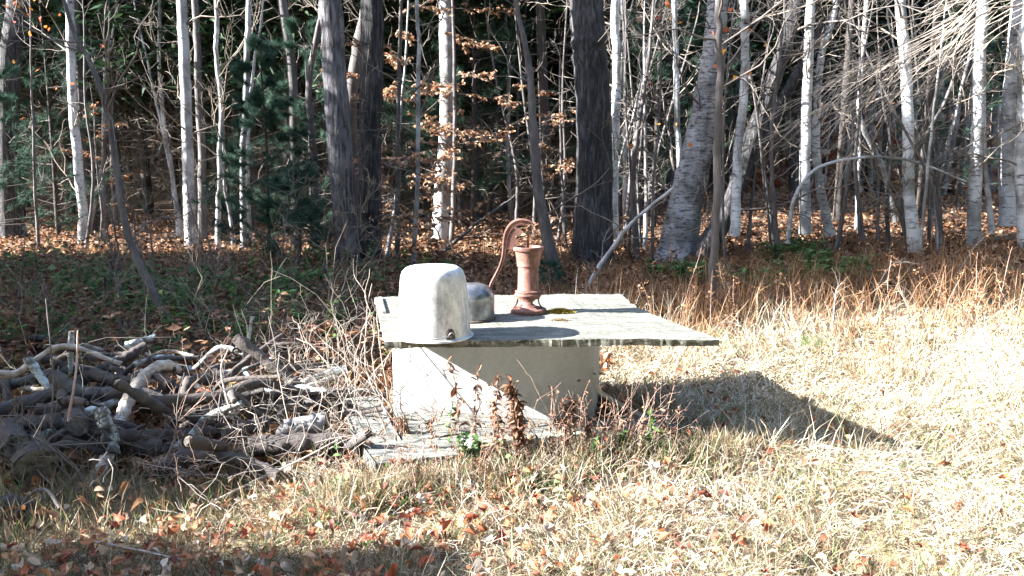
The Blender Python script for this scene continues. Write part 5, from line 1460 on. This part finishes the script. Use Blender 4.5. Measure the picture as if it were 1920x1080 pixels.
leafy_weeds(900, lambda x, y: (x > 0.6) & ~lawn_mask(x, y), 6, 13, (0.15, 0.4), 'weed_dead', 'brown withered weeds on the shaded fern bank')

# dried ferns and stalks where lawn and wood meet (copies of five)
fern_protos = []
for s in range(5):
    m0 = thing('dried_fern', (0, 0, 0), 'x', 'fern', 'dried ferns along the lawn edge')
    h = rng.uniform(0.45, 0.75)
    st = grow(np.zeros((1, 3)), np.array([[rng.normal() * 0.25, rng.normal() * 0.2, 1.0]]), np.array([h]), 10, 0.07, -0.02)
    m = MB(); m.curves(st, 0.0035 * np.linspace(1, 0.35, 10)[None], 5)
    m.build('stalk', MT['twig_red'], m0)
    o2, d2, _, _ = sprout(st, 22, 1.4, 0.3)
    b2 = grow(o2, d2, rng.uniform(0.03, 0.09, 22), 5, 0.25, -0.05)
    m = MB(); m.curves(b2, np.full((22, 1), 0.0012) * np.linspace(1, 0.6, 5), 3)
    o3, d3, _, _ = sprout(b2, 44, 1.0, 0.1)
    ax = nrm(d3 + np.array([0, 0, -0.7])) * rng.uniform(0.012, 0.028, (44, 1))
    m.leaves(o3, ax, UP + rng.normal(size=(44, 3)), 0.13, 0.4)
    m.build('frond', MT['fern_dead'], m0)
    fern_protos.append(m0)
FL = 'one of the rust brown dried fern stalks standing along the edge of the pale lawn'
for k in range(54):
    if k < 46:
        px, py = rng.uniform(1340, 1940), 0
        py = rng.uniform(575, 650) - 0.10 * (px - 1340) * rng.uniform(0, 1)
    else:
        px, py = rng.uniform(1150, 1340), rng.uniform(600, 680)
    b = G(px, py)
    if k < 5:
        fern_protos[k].location = b; fern_protos[k]['label'] = FL
    else:
        copy_tree(fern_protos[k % 5], b, rng.uniform(0, 6.28), rng.uniform(0.6, 1.15), FL, (rng.normal() * 0.12, rng.normal() * 0.12))
# long pale stalks bending over the lawn edge
for k, (lab, pix) in enumerate([
    ('long pale dead stalk leaning across the fern bank before the shaded sided trunk', [(1768, 548), (1800, 505), (1830, 460), (1862, 430)]),
    ('pale dead stalk slanting up from the lawn edge to the end of the birch row', [(1860, 585), (1890, 570), (1935, 552)]),
    ('thin pale stalk bowed over beside the board corner', [(1450, 645), (1420, 622), (1380, 606), (1358, 604)]),
    ('thin dead stalk with a nodding tip in the fern bank', [(1560, 640), (1563, 590), (1568, 545), (1576, 533)]),
    ('tall pale stalk with a curled tip above the shaded bank', [(1636, 585), (1650, 530), (1675, 495), (1705, 492)]),
    ('slanting pale stalk crossing the dried ferns', [(1725, 630), (1700, 570), (1680, 535)]),
]):
    b = G(*pix[0])
    pts = [b] + [P(a_, c_, b[1]) for a_, c_ in pix[1:]]
    ln = smooth_line(pts, 20)
    m = MB(); m.curves(ln, 0.006 * np.linspace(1, 0.4, 20)[None], 6)
    o2, d2, _, _ = sprout(ln[None], 8, 0.8, 0.5)
    b2 = grow(o2, d2, rng.uniform(0.05, 0.16, 8), 4, 0.2, 0)
    m.curves(b2, np.full((8, 1), 0.002) * np.linspace(1, 0.5, 4), 3)
    tag(m.build('dead_stalk', MT['twig_pale']), lab, 'stalk')
